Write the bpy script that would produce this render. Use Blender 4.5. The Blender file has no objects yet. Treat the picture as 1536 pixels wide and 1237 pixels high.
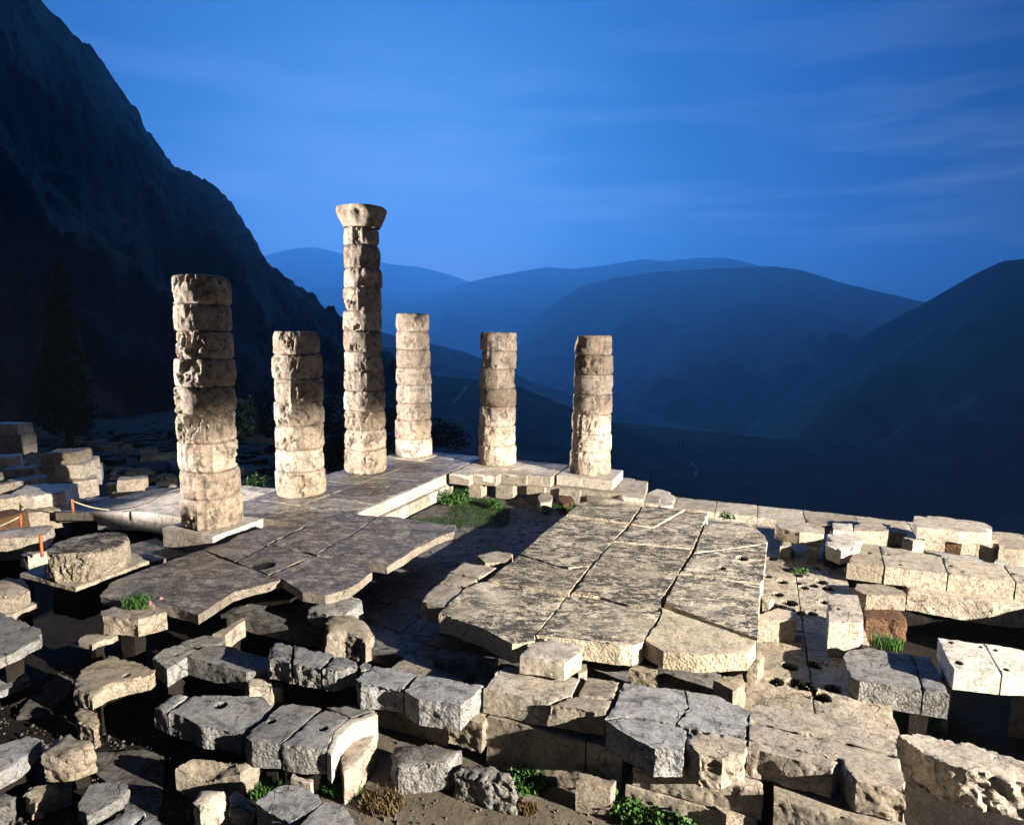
import bpy, bmesh, math, random
import numpy as np
from mathutils import Vector, Matrix
from mathutils.bvhtree import BVHTree
random.seed(7); RNG = np.random.RandomState(7)
sc = bpy.context.scene
col = sc.collection
# ------------------------------------------------------------------ camera
CAM_H, PITCH, ROLL, FPX = 6.01410018, 0.126686031, 0.0151682085, 941.209309
CP, SP, CR, SR = math.cos(PITCH), math.sin(PITCH), math.cos(ROLL), math.sin(ROLL)
cd = bpy.data.cameras.new('camera'); cam = bpy.data.objects.new('camera', cd); col.objects.link(cam)
cd.sensor_width = 36.0; cd.lens = 36.0 * FPX / 1536.0; cd.clip_start = 0.1; cd.clip_end = 60000
fw = Vector((0, CP, -SP)); r0 = Vector((1, 0, 0)); u0 = Vector((0, SP, CP))
rt = r0 * CR + u0 * SR; up = u0 * CR - r0 * SR
cam.matrix_world = Matrix(((rt.x, up.x, -fw.x, 0), (rt.y, up.y, -fw.y, 0), (rt.z, up.z, -fw.z, CAM_H), (0, 0, 0, 1)))
sc.camera = cam
sc.cycles.volume_bounces = 4; sc.cycles.max_bounces = 6
# ------------------------------------------------------------------ exposure
sc.view_settings.view_transform = 'Standard'; sc.view_settings.look = 'None'
sc.view_settings.exposure = 0.0; sc.view_settings.gamma = 1.0
# ------------------------------------------------------------------ dusk sky
W = bpy.data.worlds.new('World'); sc.world = W; W.use_nodes = True
nt = W.node_tree; nt.nodes.clear()
def nn(t, **k):
    n = nt.nodes.new(t)
    for a, b in k.items(): setattr(n, a, b)
    return n
def vmath(op, a, b=None):
    n = nn('ShaderNodeVectorMath', operation=op)
    nt.links.new(a, n.inputs[0])
    if b is not None: n.inputs[1].default_value = b
    return n
def ramp(fac, stops, interp='LINEAR'):
    n = nn('ShaderNodeValToRGB'); e = n.color_ramp; e.interpolation = interp
    while len(e.elements) < len(stops): e.elements.new(0.5)
    for q, (p, c) in zip(e.elements, stops):
        q.position = p; q.color = (c[0], c[1], c[2], 1)
    nt.links.new(fac, n.inputs[0]); return n.outputs[0]
tc = nn('ShaderNodeTexCoord')
gaz, gel = math.radians(-11), math.radians(7)
G = (math.sin(gaz) * math.cos(gel), math.cos(gaz) * math.cos(gel), math.sin(gel))
nrm = vmath('NORMALIZE', tc.outputs['Generated'])
dot = vmath('DOT_PRODUCT', nrm.outputs[0], G)
glow = ramp(dot.outputs['Value'], [(0.0, (.0004, .0012, .006)), (.40, (.0006, .003, .02)), (.62, (.0015, .026, .15)),
            (.78, (.003, .055, .24)), (.90, (.012, .080, .23)), (.95, (.030, .125, .28)), (1.0, (.13, .27, .42))])
sep = nn('ShaderNodeSeparateXYZ'); nt.links.new(nrm.outputs[0], sep.inputs[0])
hor = ramp(sep.outputs[2], [(0.0, (5.0, 2.6, 1.6)), (.07, (3.4, 2.0, 1.38)), (.16, (1.7, 1.3, 1.12)), (.30, (1.0, 1.0, 1.0)), (.6, (.8, .9, 1)), (.8, (.4, .5, .6)), (1.0, (.2, .3, .4))])
mul = nn('ShaderNodeMixRGB', blend_type='MULTIPLY'); mul.inputs[0].default_value = 1
nt.links.new(glow, mul.inputs[1]); nt.links.new(hor, mul.inputs[2])
mp = nn('ShaderNodeMapping'); mp.inputs['Scale'].default_value = (1.6, 1.6, 11); mp.inputs['Rotation'].default_value = (0, math.radians(4), 0)
nt.links.new(nrm.outputs[0], mp.inputs[0])
nz = nn('ShaderNodeTexNoise'); nz.inputs['Scale'].default_value = 2.3; nz.inputs['Detail'].default_value = 7; nz.inputs['Roughness'].default_value = .55
nt.links.new(mp.outputs[0], nz.inputs['Vector'])
cl = ramp(nz.outputs[0], [(.44, (0, 0, 0)), (.70, (1, 1, 1))])
clb = ramp(sep.outputs[2], [(.06, (0, 0, 0)), (.14, (.50, .50, .50)), (.27, (.30, .30, .30)), (.42, (0.05, .05, .05))])
cm = nn('ShaderNodeMixRGB', blend_type='MULTIPLY'); cm.inputs[0].default_value = 1
nt.links.new(cl, cm.inputs[1]); nt.links.new(clb, cm.inputs[2])
add = nn('ShaderNodeMixRGB', blend_type='MIX'); add.inputs[2].default_value = (.34, .46, .66, 1)
nt.links.new(cm.outputs[0], add.inputs[0]); nt.links.new(mul.outputs[0], add.inputs[1])
bg1 = nn('ShaderNodeBackground'); bg1.inputs[1].default_value = 1.0; nt.links.new(add.outputs[0], bg1.inputs[0])
wo = nn('ShaderNodeOutputWorld'); nt.links.new(bg1.outputs[0], wo.inputs[0])
# ------------------------------------------------------------------ last glow of the evening sky behind the far ridges
sl = bpy.data.lights.new('evening_glow', 'SUN'); sl.energy = 2.75; sl.color = (.07, .325, .93); sl.angle = math.radians(50)
so = bpy.data.objects.new('evening_glow', sl); col.objects.link(so)
gd = Vector((math.sin(math.radians(-8)) * math.cos(math.radians(26)), math.cos(math.radians(-8)) * math.cos(math.radians(26)), math.sin(math.radians(26))))
so.rotation_euler = gd.to_track_quat('Z', 'Y').to_euler()
# ------------------------------------------------------------------ floodlights of the site (all stand outside the frame)
def flood(name, loc, target, cone, watt, colr, blend=.08, radius=.18):
    l = bpy.data.lights.new(name, 'SPOT'); l.energy = watt; l.color = colr
    l.spot_size = math.radians(cone); l.spot_blend = blend; l.shadow_soft_size = radius
    o = bpy.data.objects.new(name, l); col.objects.link(o); o.location = loc
    o.rotation_euler = (Vector(target) - Vector(loc)).to_track_quat('-Z', 'Y').to_euler(); return o
RL = Vector((39.8, -11.5, 12.8))
def aim(az, el, d=10): return RL + Vector((math.cos(math.radians(az)) * math.cos(math.radians(el)), math.sin(math.radians(az)) * math.cos(math.radians(el)), math.sin(math.radians(el)))) * d
flood('floodlight', RL, aim(148.0, -52), 2 * 43.2, 590000, (1, .895, .75), .09)
flood('floodlight', RL + Vector((.8, 0, .3)), aim(135.6, -9.5) + Vector((.8, 0, .3)), 8.0, 300000, (1, .90, .80), .12)
flood('floodlight', (-34, 15, 4.0), (-7.2, 23.2, 5.2), 29, 175000, (1, .93, .88), .2)
# ------------------------------------------------------------------ pixel ray and temple axes
C4 = np.array([-4.7759576, 30.25753164]); AX = 1.19469484
D1 = np.array([-math.cos(AX), -math.sin(AX)]); D2 = np.array([math.sin(AX), -math.cos(AX)])
def ray(px, py):
    x, y = px - 768, py - 618.5
    X = (CR * x + SR * y) / FPX; upv = -(-SR * x + CR * y) / FPX
    return np.array([X, CP + upv * SP, -SP + upv * CP])
def P(px, py, z=0.):
    d = ray(px, py); t = (z - CAM_H) / d[2]
    return np.array([d[0] * t, d[1] * t, z])
def PD(px, py, dist):                     # point on the ray at a horizontal distance
    d = ray(px, py); t = dist / math.hypot(d[0], d[1])
    return np.array([d[0] * t, d[1] * t, CAM_H + d[2] * t])
def PJ(w):
    x, y, z = w[0], w[1], w[2] - CAM_H
    zc = y * CP - z * SP; yc = y * SP + z * CP
    X = x / zc * FPX; Y = -yc / zc * FPX
    return 768 + CR * X - SR * Y, 618.5 + SR * X + CR * Y
def T(u, v, z=0.): q = C4 + u * D2 + v * D1; return np.array([q[0], q[1], z])
# ------------------------------------------------------------------ noise
def _h(i, j, k):
    n = (i * 374761393 + j * 668265263 + k * 2147483647 + 1013) & 0xffffffff
    n = ((n ^ (n >> 13)) * 1274126177) & 0xffffffff
    n = ((n ^ (n >> 16)) * 2246822519) & 0xffffffff
    return ((n ^ (n >> 15)) & 0xffffff) / float(0x7fffff) - 1.0
def vn(p):
    p = np.asarray(p, float); i = np.floor(p).astype(np.int64); f = p - i; f = f * f * f * (f * (f * 6 - 15) + 10)
    r = 0
    for a in (0, 1):
        for b in (0, 1):
            for c in (0, 1):
                w = (f[:, 0] if a else 1 - f[:, 0]) * (f[:, 1] if b else 1 - f[:, 1]) * (f[:, 2] if c else 1 - f[:, 2])
                r = r + w * _h(i[:, 0] + a, i[:, 1] + b, i[:, 2] + c)
    return r
def fbm(p, oc=4, g=.5):
    r = 0; a = 1; s = 0
    for o in range(oc):
        r = r + a * vn(np.asarray(p) * (2 ** o) + 17.3 * o); s += a; a *= g
    return r / s * 1.5
# ------------------------------------------------------------------ materials
class MB:
    def __init__(s, name):
        s.m = bpy.data.materials.new(name); s.m.use_nodes = True; s.t = s.m.node_tree; s.t.nodes.clear()
        s.out = s.n('ShaderNodeOutputMaterial'); s.b = s.n('ShaderNodeBsdfPrincipled')
        s.l(s.b.outputs[0], s.out.inputs[0])
    def n(s, t, **k):
        q = s.t.nodes.new(t)
        for a, b in k.items(): setattr(q, a, b)
        return q
    def l(s, a, b): s.t.links.new(a, b)
    def noise(s, vec, scale, det=6, rough=.6, dist=0):
        q = s.n('ShaderNodeTexNoise'); q.inputs['Scale'].default_value = scale; q.inputs['Detail'].default_value = det
        q.inputs['Roughness'].default_value = rough; q.inputs['Distortion'].default_value = dist; s.l(vec, q.inputs['Vector']); return q.outputs[0]
    def ramp(s, fac, stops):
        q = s.n('ShaderNodeValToRGB'); e = q.color_ramp
        while len(e.elements) < len(stops): e.elements.new(.5)
        for a, (p, c) in zip(e.elements, stops):
            a.position = p; c = (c, c, c) if not hasattr(c, '__len__') else c; a.color = (*c[:3], 1)
        s.l(fac, q.inputs[0]); return q.outputs[0]
    def mix(s, fac, a, b, mode='MIX'):
        q = s.n('ShaderNodeMixRGB', blend_type=mode)
        for i, v in ((0, fac), (1, a), (2, b)):
            if hasattr(v, 'links'): s.l(v, q.inputs[i])
            else: q.inputs[i].default_value = v if i == 0 else (*v, 1)
        return q.outputs[0]
    def mth(s, op, a, b=0., cl=False):
        q = s.n('ShaderNodeMath', operation=op, use_clamp=cl)
        for i, v in ((0, a), (1, b)):
            if hasattr(v, 'links'): s.l(v, q.inputs[i])
            else: q.inputs[i].default_value = v
        return q.outputs[0]
    def bump(s, h, dist, strength=1., prev=None):
        q = s.n('ShaderNodeBump'); q.inputs['Distance'].default_value = dist; q.inputs['Strength'].default_value = strength
        s.l(h, q.inputs['Height'])
        if prev is not None: s.l(prev, q.inputs['Normal'])
        return q.outputs[0]
def stone(name, c1, c2, lichen=.3, lace=0., stain=.3, peck=.5, crack=.5, bumpd=.03, dark=(.03, .028, .025), brown=(.16, .085, .045), side=.25):
    m = MB(name); g = m.n('ShaderNodeNewGeometry'); pos = g.outputs['Position']
    oi = m.n('ShaderNodeObjectInfo')
    sx = m.n('ShaderNodeSeparateXYZ'); m.l(g.outputs['True Normal'], sx.inputs[0]); nzv = sx.outputs[2]
    upw = m.ramp(nzv, [(.45, 0), (.8, 1)])
    n1 = m.noise(pos, .8, 5); n2 = m.noise(pos, 5, 9, .72, .6); n3 = m.noise(pos, 45, 4, .7)
    c = m.mix(m.ramp(n1, [(.33, 0), (.67, 1)]), c1, c2)
    c = m.mix(1, c, m.ramp(oi.outputs['Random'], [(0, (.72, .69, .65)), (.5, (1, .97, .93)), (1, (1.12, 1.12, 1.12))]), 'MULTIPLY')
    c = m.mix(.9, c, m.ramp(n2, [(.30, .30), (.47, .88), (.72, 1.25)]), 'MULTIPLY')
    c = m.mix(.6, c, m.ramp(n3, [(.3, .6), (.6, 1.1)]), 'MULTIPLY')
    fine = m.noise(pos, 16, 10, .78, .5)
    c = m.mix(.85, c, m.ramp(fine, [(.36, .22), (.46, .9), (.7, 1.12)]), 'MULTIPLY')  # darkens the low spots of the bump, cavity shade put into the colour
    st = m.noise(pos, 1.7, 8, .7, .8)
    c = m.mix(m.mth('MULTIPLY', m.ramp(st, [(.54, 0), (.72, 1)]), stain), c, brown)
    li = m.noise(pos, 2.3, 12, .78, .5)
    lm = m.mth('MULTIPLY', m.ramp(li, [(.50, 0), (.60, 1)]), m.mth('ADD', m.mth('MULTIPLY', upw, 1 - side), side))
    c = m.mix(m.mth('MULTIPLY', lm, lichen), c, dark)
    if lace:
        mpn = m.n('ShaderNodeMapping'); mpn.inputs['Rotation'].default_value = (0, 0, .55); mpn.inputs['Scale'].default_value = (1, 2.0, 1); m.l(pos, mpn.inputs[0])
        la = m.mth('ADD', m.mth('MULTIPLY', m.noise(mpn.outputs[0], 1.6, 8, .65, 1.2), .36), m.mth('ADD', m.mth('MULTIPLY', m.noise(mpn.outputs[0], 6, 8, .7, 1.4), .36), m.mth('MULTIPLY', m.noise(mpn.outputs[0], 19, 6, .7, .8), .28))); lb = m.noise(pos, .6, 4)
        lam = m.mth('MULTIPLY', m.ramp(la, [(.487, 0), (.507, 1)]), m.ramp(lb, [(.31, .12), (.48, 1)]))
        c = m.mix(m.mth('MULTIPLY', m.mth('MULTIPLY', lam, upw), lace), c, dark)
    dv = m.n('ShaderNodeVectorMath', operation='MULTIPLY_ADD'); m.l(m.n('ShaderNodeTexNoise').outputs[1], dv.inputs[0])
    dn = dv.inputs[0].links[0].from_node; dn.inputs['Scale'].default_value = 2.5; dn.inputs['Detail'].default_value = 5; m.l(pos, dn.inputs['Vector'])
    dv.inputs[1].default_value = (.55, .55, .55); m.l(pos, dv.inputs[2])
    vo = m.n('ShaderNodeTexVoronoi', feature='DISTANCE_TO_EDGE'); vo.inputs['Scale'].default_value = .75; m.l(dv.outputs[0], vo.inputs['Vector'])
    ck = m.ramp(vo.outputs[0], [(.0, 1), (.012, 0)])
    ck = m.mth('MULTIPLY', ck, m.ramp(m.noise(pos, .9, 2), [(.47, 0), (.56, 1)]))
    c = m.mix(m.mth('MULTIPLY', ck, crack), c, (.02, .018, .015))
    v2 = m.n('ShaderNodeTexVoronoi', feature='DISTANCE_TO_EDGE'); v2.inputs['Scale'].default_value = 2.3; m.l(dv.outputs[0], v2.inputs['Vector'])
    ck2 = m.mth('MULTIPLY', m.ramp(v2.outputs[0], [(.0, 1), (.02, 0)]), m.ramp(m.noise(pos, 1.3, 3), [(.52, 0), (.58, 1)]))
    ck = m.mth('MAXIMUM', ck, ck2)
    c = m.mix(m.mth('MULTIPLY', ck2, crack * .8), c, (.02, .018, .015))
    m.l(c, m.b.inputs['Base Color'])
    m.b.inputs['Roughness'].default_value = .88; m.b.inputs['Specular IOR Level'].default_value = .25
    h = m.noise(pos, 7, 14, .8, .4)
    nb = m.bump(h, bumpd * 2.2, 1.)
    nb = m.bump(fine, bumpd * .8, 1., nb)
    vp = m.n('ShaderNodeTexVoronoi', feature='F1'); vp.inputs['Scale'].default_value = 17; m.l(pos, vp.inputs['Vector'])
    pk = m.mth('MULTIPLY', m.ramp(vp.outputs[0], [(.1, 0), (.7, 1)]), m.mth('SUBTRACT', 1, upw))
    nb = m.bump(pk, .024 * peck, 1., nb)
    nb = m.bump(m.mth('SUBTRACT', 1, ck), .03 * crack, 1., nb)
    if lace: nb = m.bump(m.mth('SUBTRACT', 1, m.mth('MULTIPLY', lam, upw)), .035, 1., nb)
    m.l(nb, m.b.inputs['Normal'])
    return m.m
M_pale = stone('pale_limestone', (.50, .44, .36), (.38, .35, .31), .45, 0, .25, .35, .5)
M_white = stone('white_marble', (.56, .52, .46), (.44, .40, .35), .3, 0, .2, .15, .35, .018)
M_grey = stone('grey_limestone', (.385, .39, .395), (.26, .265, .275), .6, 0, .12, .9, .9, .035)
M_tan = stone('tan_limestone', (.45, .395, .315), (.35, .315, .26), .4, 0, .3, .6, .5)
M_drum = stone('dark_topped_drum_stone', (.46, .41, .32), (.36, .32, .26), .95, 1.0, .4, .9, .4, .05, (.03, .028, .026), (.16, .085, .045), .35)  # upward faces of the drum come out mostly dark
M_cream = stone('smooth_cream_slab', (.62, .56, .42), (.52, .47, .36), .12, 0, .12, .8, .25, .02)
M_lace = stone('weathered_lichen_slab', (.74, .65, .51), (.60, .54, .42), .2, .93, .2, .9, .35, .04, (.03, .031, .034))
M_dim = stone('rough_dark_paving', (.43, .38, .315), (.29, .26, .225), .7, .75, .35, .6, .9, .04, (.028, .022, .018))
M_dim.node_tree.nodes['Principled BSDF'].inputs['Roughness'].default_value = .58; M_dim.node_tree.nodes['Principled BSDF'].inputs['Specular IOR Level'].default_value = .45
M_brown = stone('red_brown_conglomerate', (.18, .10, .055), (.11, .06, .035), .3, 0, .6, 1., .4, .05)
M_floor = stone('worn_flagstone', (.21, .20, .19), (.12, .115, .11), .9, 0, .35, .4, 1., .03, (.012, .011, .010))
M_colw = stone('column_limestone', (.64, .55, .45), (.50, .42, .335), .8, 0, .8, .25, .3, .05, (.065, .058, .05), (.36, .22, .12), .95)
def plain(name, c1, c2, scale, bd=.05, rough=.95, det=8):
    m = MB(name); g = m.n('ShaderNodeNewGeometry'); pos = g.outputs['Position']
    a = m.noise(pos, scale, det, .65); m.l(m.mix(m.ramp(a, [(.35, 0), (.65, 1)]), c1, c2), m.b.inputs['Base Color'])
    m.b.inputs['Roughness'].default_value = rough; m.b.inputs['Specular IOR Level'].default_value = .15
    m.l(m.bump(m.noise(pos, scale * 4, det, .7), bd), m.b.inputs['Normal']); return m.m
M_soil_shade = plain('soil_and_shade', (.006, .005, .004), (.017, .013, .010), 1.2, .05)  # near-black soil, also painting the shade in pits and under slabs
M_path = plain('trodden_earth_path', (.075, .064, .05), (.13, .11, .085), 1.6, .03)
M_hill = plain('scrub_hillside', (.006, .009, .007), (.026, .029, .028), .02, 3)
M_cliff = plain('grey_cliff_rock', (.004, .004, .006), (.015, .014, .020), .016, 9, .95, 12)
M_track = plain('gravel_track', (.08, .08, .075), (.13, .125, .12), .1, .1)
def leafm(name, c1, c2):
    m = MB(name); g = m.n('ShaderNodeNewGeometry')
    m.l(m.mix(m.ramp(g.outputs['Random Per Island'], [(0, 0), (1, 1)]), c1, c2), m.b.inputs['Base Color'])
    m.b.inputs['Roughness'].default_value = .6; m.b.inputs['Specular IOR Level'].default_value = .2
    return m.m
M_leaf = leafm('cypress_foliage', (.010, .022, .008), (.035, .06, .018))
M_bush = leafm('shrub_foliage', (.006, .018, .010), (.018, .042, .022))
M_grass = leafm('green_weed', (.016, .052, .008), (.05, .125, .022))
M_pitgrass = leafm('shade_toned_grass', (.012, .035, .006), (.03, .075, .014))  # darker copy of the weed green, pit shade put into its colour
M_dry = leafm('dry_grass', (.06, .042, .018), (.12, .085, .04))
M_pink = leafm('pink_petal', (.75, .20, .24), (.85, .34, .36))
M_bark = plain('bark', (.05, .035, .025), (.10, .07, .05), 6, .02)
M_post = plain('rusty_post', (.22, .075, .03), (.32, .12, .05), 9, .003)
M_rope = plain('pale_rope', (.35, .30, .22), (.5, .44, .34), 40, .003)
# ------------------------------------------------------------------ object helpers
def tag(o, label=None, cat=None, group=None, kind=None):
    for k, v in (('label', label), ('category', cat), ('group', group), ('kind', kind)):
        if v: o[k] = v
    return o
def link(name, me, mat, parent=None):
    o = bpy.data.objects.new(name, me); col.objects.link(o)
    if mat and not me.materials:
        me.materials.append(mat)
        if 'pit' in me.keys(): me.materials.append(M_soil_shade); del me['pit']  # soil in the pits, its near-black also standing in for their shade
    if parent: o.parent = parent; o.matrix_parent_inverse = Matrix.Translation(parent.location).inverted()
    return o
def empty(name, loc): 
    o = bpy.data.objects.new(name, None); col.objects.link(o); o.location = Vector(loc); o.empty_display_size = .3; return o
def pydata(name, vs, fs, smooth=True):
    me = bpy.data.meshes.new(name); me.from_pydata([tuple(map(float, v)) for v in vs], [], [tuple(f) for f in fs])
    if smooth: me.polygons.foreach_set('use_smooth', [True] * len(me.polygons))
    me.update(); return me
def seg_dist(pts, poly):
    d = np.full(len(pts), 1e9); n = len(poly)
    for i in range(n):
        a, b = poly[i], poly[(i + 1) % n]; ab = b - a; L = max(ab @ ab, 1e-9)
        t = np.clip(((pts - a) @ ab) / L, 0, 1)
        d = np.minimum(d, np.hypot(*(pts - a - t[:, None] * ab).T))
    return d
SEED = [0]
def slab_mesh(polys, th, rough=.015, top=.012, chip=.05, pits=(), flare=0., L=None, freq=2.2, sharp=32, tilt=None, jag=.0, dome=0.):
    rough *= .72; chip *= .68
    """one mesh out of one or more thick irregular pieces: outlines are top edges in metres, th the thickness"""
    SEED[0] += 1; off = np.array([SEED[0] * 7.31, SEED[0] * 3.77, SEED[0] * 1.93])
    V = []; F = []; MI = []
    for poly in polys:
        poly = np.array(poly, float)
        area = .5 * np.sum(poly[:, 0] * np.roll(poly[:, 1], -1) - np.roll(poly[:, 0], -1) * poly[:, 1])
        if area < 0: poly = poly[::-1]
        if jag:
            out = []
            for i in range(len(poly)):
                a, b = poly[i], poly[(i + 1) % len(poly)]; out.append(a); d = b - a; ln = math.hypot(d[0], d[1]); k = int(ln / .35)
                for j in range(1, k):
                    q = a + d * (j + RNG.uniform(-.25, .25)) / k; nn_ = np.array([d[1], -d[0], 0]) / max(ln, 1e-6)
                    out.append(q + nn_ * RNG.uniform(-jag, jag * .5))
            poly = np.array(out)
        cen = poly.mean(0); dist = math.hypot(cen[0], cen[1])
        LL = L or min(max(.0035 * dist, .03), .2)
        bm = bmesh.new()
        tv = [bm.verts.new(p) for p in poly]
        bot = poly.copy(); bot[:, :2] = cen[:2] + (poly[:, :2] - cen[:2]) * (1 + flare); bot[:, 2] -= th
        bv = [bm.verts.new(p) for p in bot]
        n = len(poly)
        ft = bm.faces.new(tv); fb = bm.faces.new(bv[::-1])
        for i in range(n): bm.faces.new((tv[i], bv[i], bv[(i + 1) % n], tv[(i + 1) % n]))
        if n > 4: bmesh.ops.triangulate(bm, faces=[ft, fb])
        c2 = poly[:, :2]
        lo = np.array([(c2 @ D2).min(), (c2 @ D1).min()]); hi = np.array([(c2 @ D2).max(), (c2 @ D1).max()])
        def cut(ax, val):
            no = Vector((*(D2 if ax == 0 else D1), 0)); bmesh.ops.bisect_plane(bm, geom=bm.verts[:] + bm.edges[:] + bm.faces[:], dist=1e-4, plane_co=no * val, plane_no=no)
        vals = [[], []]
        for ax in (0, 1):
            k = max(1, int((hi[ax] - lo[ax]) / LL)); vals[ax] += [lo[ax] + (hi[ax] - lo[ax]) * (j + RNG.uniform(-.2, .2)) / k for j in range(1, k)]
        for (c, r, dp) in pits:
            for ax, dd in ((0, D2), (1, D1)):
                q = c[:2] @ dd
                if lo[ax] - r < q < hi[ax] + r: vals[ax] += [q + r * s for s in (-1.04, -.92, -.78, -.55, -.28, 0, .28, .55, .78, .92, 1.04)]
        for ax in (0, 1):
            for v in sorted(vals[ax]): cut(ax, v)
        zt = poly[:, 2].max(); zb = bot[:, 2].min(); k = max(1, int((zt - zb) / LL))
        for j in range(1, k):
            bmesh.ops.bisect_plane(bm, geom=bm.verts[:] + bm.edges[:] + bm.faces[:], dist=1e-4, plane_co=(0, 0, zb + (zt - zb) * j / k), plane_no=(0, 0, 1))
        bm.normal_update()
        X = np.array([v.co[:] for v in bm.verts]); N = np.array([v.normal[:] for v in bm.verts])
        # top plane
        A = np.c_[poly[:, :2], np.ones(n)]; pl = np.linalg.lstsq(A, poly[:, 2], rcond=None)[0] if n > 3 else np.array([0, 0, zt])
        dt = (X[:, 0] * pl[0] + X[:, 1] * pl[1] + pl[2]) - X[:, 2]
        istop = (N[:, 2] > .3) ; isbot = (N[:, 2] < -.3)
        nh = np.hypot(N[:, 0], N[:, 1]); isside = nh > .3
        H = np.zeros_like(N); H[:, :2] = N[:, :2] / np.maximum(nh, 1e-6)[:, None]
        de = seg_dist(X[:, :2], poly[:, :2])
        q = X + off
        ns = fbm(q * freq, 5, .55); nsl = fbm(q * freq * .45 + 31, 2)
        D = np.zeros_like(X)
        D += H * (isside * rough * ((1 - 2 * np.abs(ns)) * .55 + ns * .5 + nsl * (.7 if rough > .045 else .25) - .45 + .45 * fbm(q * 9 + 3, 4, .6)))[:, None]
        e = np.where(istop, de, np.abs(dt)); cn = np.clip(fbm(q * 5.2 + 9, 4, .6) * 1.3 + fbm(q * 1.7 + 4, 2) * .7 + .05, 0, 1.2)
        ch = chip * cn * np.exp(-e / (.35 * chip + .018))
        D -= N * ch[:, None]
        eb = np.where(isbot, de, np.abs(th - dt)); D -= N * (chip * .6 * np.clip(vn(q * 3 + 50), 0, 1) * np.exp(-eb / .05))[:, None] * (~istop)[:, None]
        D[:, 2] += np.where(istop, top * (fbm(q * 2.5 + 77, 5, .6) * .8 + nsl * .5), 0)
        if dome:
            dm = de / max(de[istop].max(), 1e-3); D[:, 2] += np.where(istop, dome * th * (np.sqrt(np.clip(dm, 0, 1)) - .55) * (1 + .5 * nsl), 0) - np.where(isside & ~istop, dome * th * .45 * np.exp(-np.abs(dt) / (.3 * th)), 0)
        for (c, r, dp) in pits:
            rr = np.hypot(X[:, 0] - c[0], X[:, 1] - c[1]) / r
            D[:, 2] -= np.where(istop, dp * np.clip((1.06 - rr) / .14, 0, 1) * (1 + .25 * nsl), 0)
        X2 = X + D
        base = len(V); V += list(X2); bm.verts.index_update()
        F += [[v.index + base for v in f.verts] for f in bm.faces]
        if pits:
            for f in bm.faces:
                m_ = 0
                if istop[[v.index for v in f.verts]].all():
                    cc = np.mean([X[v.index][:2] for v in f.verts], axis=0)
                    for (c, r, dp) in pits:
                        if math.hypot(cc[0] - c[0], cc[1] - c[1]) < r * 1.02: m_ = 1; break
                MI.append(m_)
        bm.free()
    me = pydata('stone', V, F)
    if MI and any(MI): me['pit'] = 1; me.polygons.foreach_set('material_index', MI)
    me.set_sharp_from_angle(angle=math.radians(sharp)); return me
def inset(poly, s, z):
    poly = np.array(poly, float); c = poly.mean(0); q = c + (poly - c) * s; q[:, 2] = z; return q
def box_poly(u0, u1, v0, v1, z): return [T(u0, v0, z), T(u1, v0, z), T(u1, v1, z), T(u0, v1, z)]
GRP = 'stone blocks scattered over the ruined temple'
def S(name, label, pts, z, th, mat=None, sup=None, cat='stone block', group=GRP, parent=None, pits=(), ss=.72, **k):
    """a stone traced by its top outline (photo pixels, projected on the height z of its top)"""
    polys = pts if isinstance(pts[0], list) else [pts]
    W_ = []
    for pl in polys: W_.append([P(p[0], p[1], p[2] if len(p) > 2 else z) for p in pl])
    pits = [(P(a, b, z), r, d) for a, b, r, d in pits]
    if cat in ('boulder', 'rubble stone') and len(pts[0]) < 3:
        k.setdefault('dome', .13 if cat == 'boulder' else .07); gx, gy = RNG.uniform(-.16, .16, 2)
        for w in W_:
            c = np.mean(w, axis=0)
            for q in w: q[2] += (q[0] - c[0]) * gx + (q[1] - c[1]) * gy
    elif sup is not None:
        gx, gy = RNG.uniform(-.035, .035, 2)
        for w in W_:
            c = np.mean(W_[0], axis=0)
            for q in w: q[2] += (q[0] - c[0]) * gx + (q[1] - c[1]) * gy
    me = slab_mesh(W_, th, pits=pits, **k)
    allp = np.concatenate([np.array(w) for w in W_]); c = allp.mean(0)
    if parent is not None: return link(name, me, mat, parent)
    if sup is not None:
        e = empty(name, (c[0], c[1], sup)); tag(e, label, cat, group)
        body = link('block', me, mat, e)
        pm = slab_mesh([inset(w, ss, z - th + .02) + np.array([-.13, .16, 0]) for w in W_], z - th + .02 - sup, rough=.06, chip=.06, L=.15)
        link('foundation', pm, M_soil_shade, e); return e  # masonry coloured near black, standing in for the shade below the block
    o = link(name, me, mat); tag(o, label, cat, group); return o
def fix_origin(o):
    me = o.data; n = len(me.vertices); a = np.empty(n * 3); me.vertices.foreach_get('co', a); a = a.reshape(-1, 3)
    c = np.array([a[:, 0].mean(), a[:, 1].mean(), a[:, 2].min()]); a -= c; me.vertices.foreach_set('co', a.ravel()); me.update(); o.location = c
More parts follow.
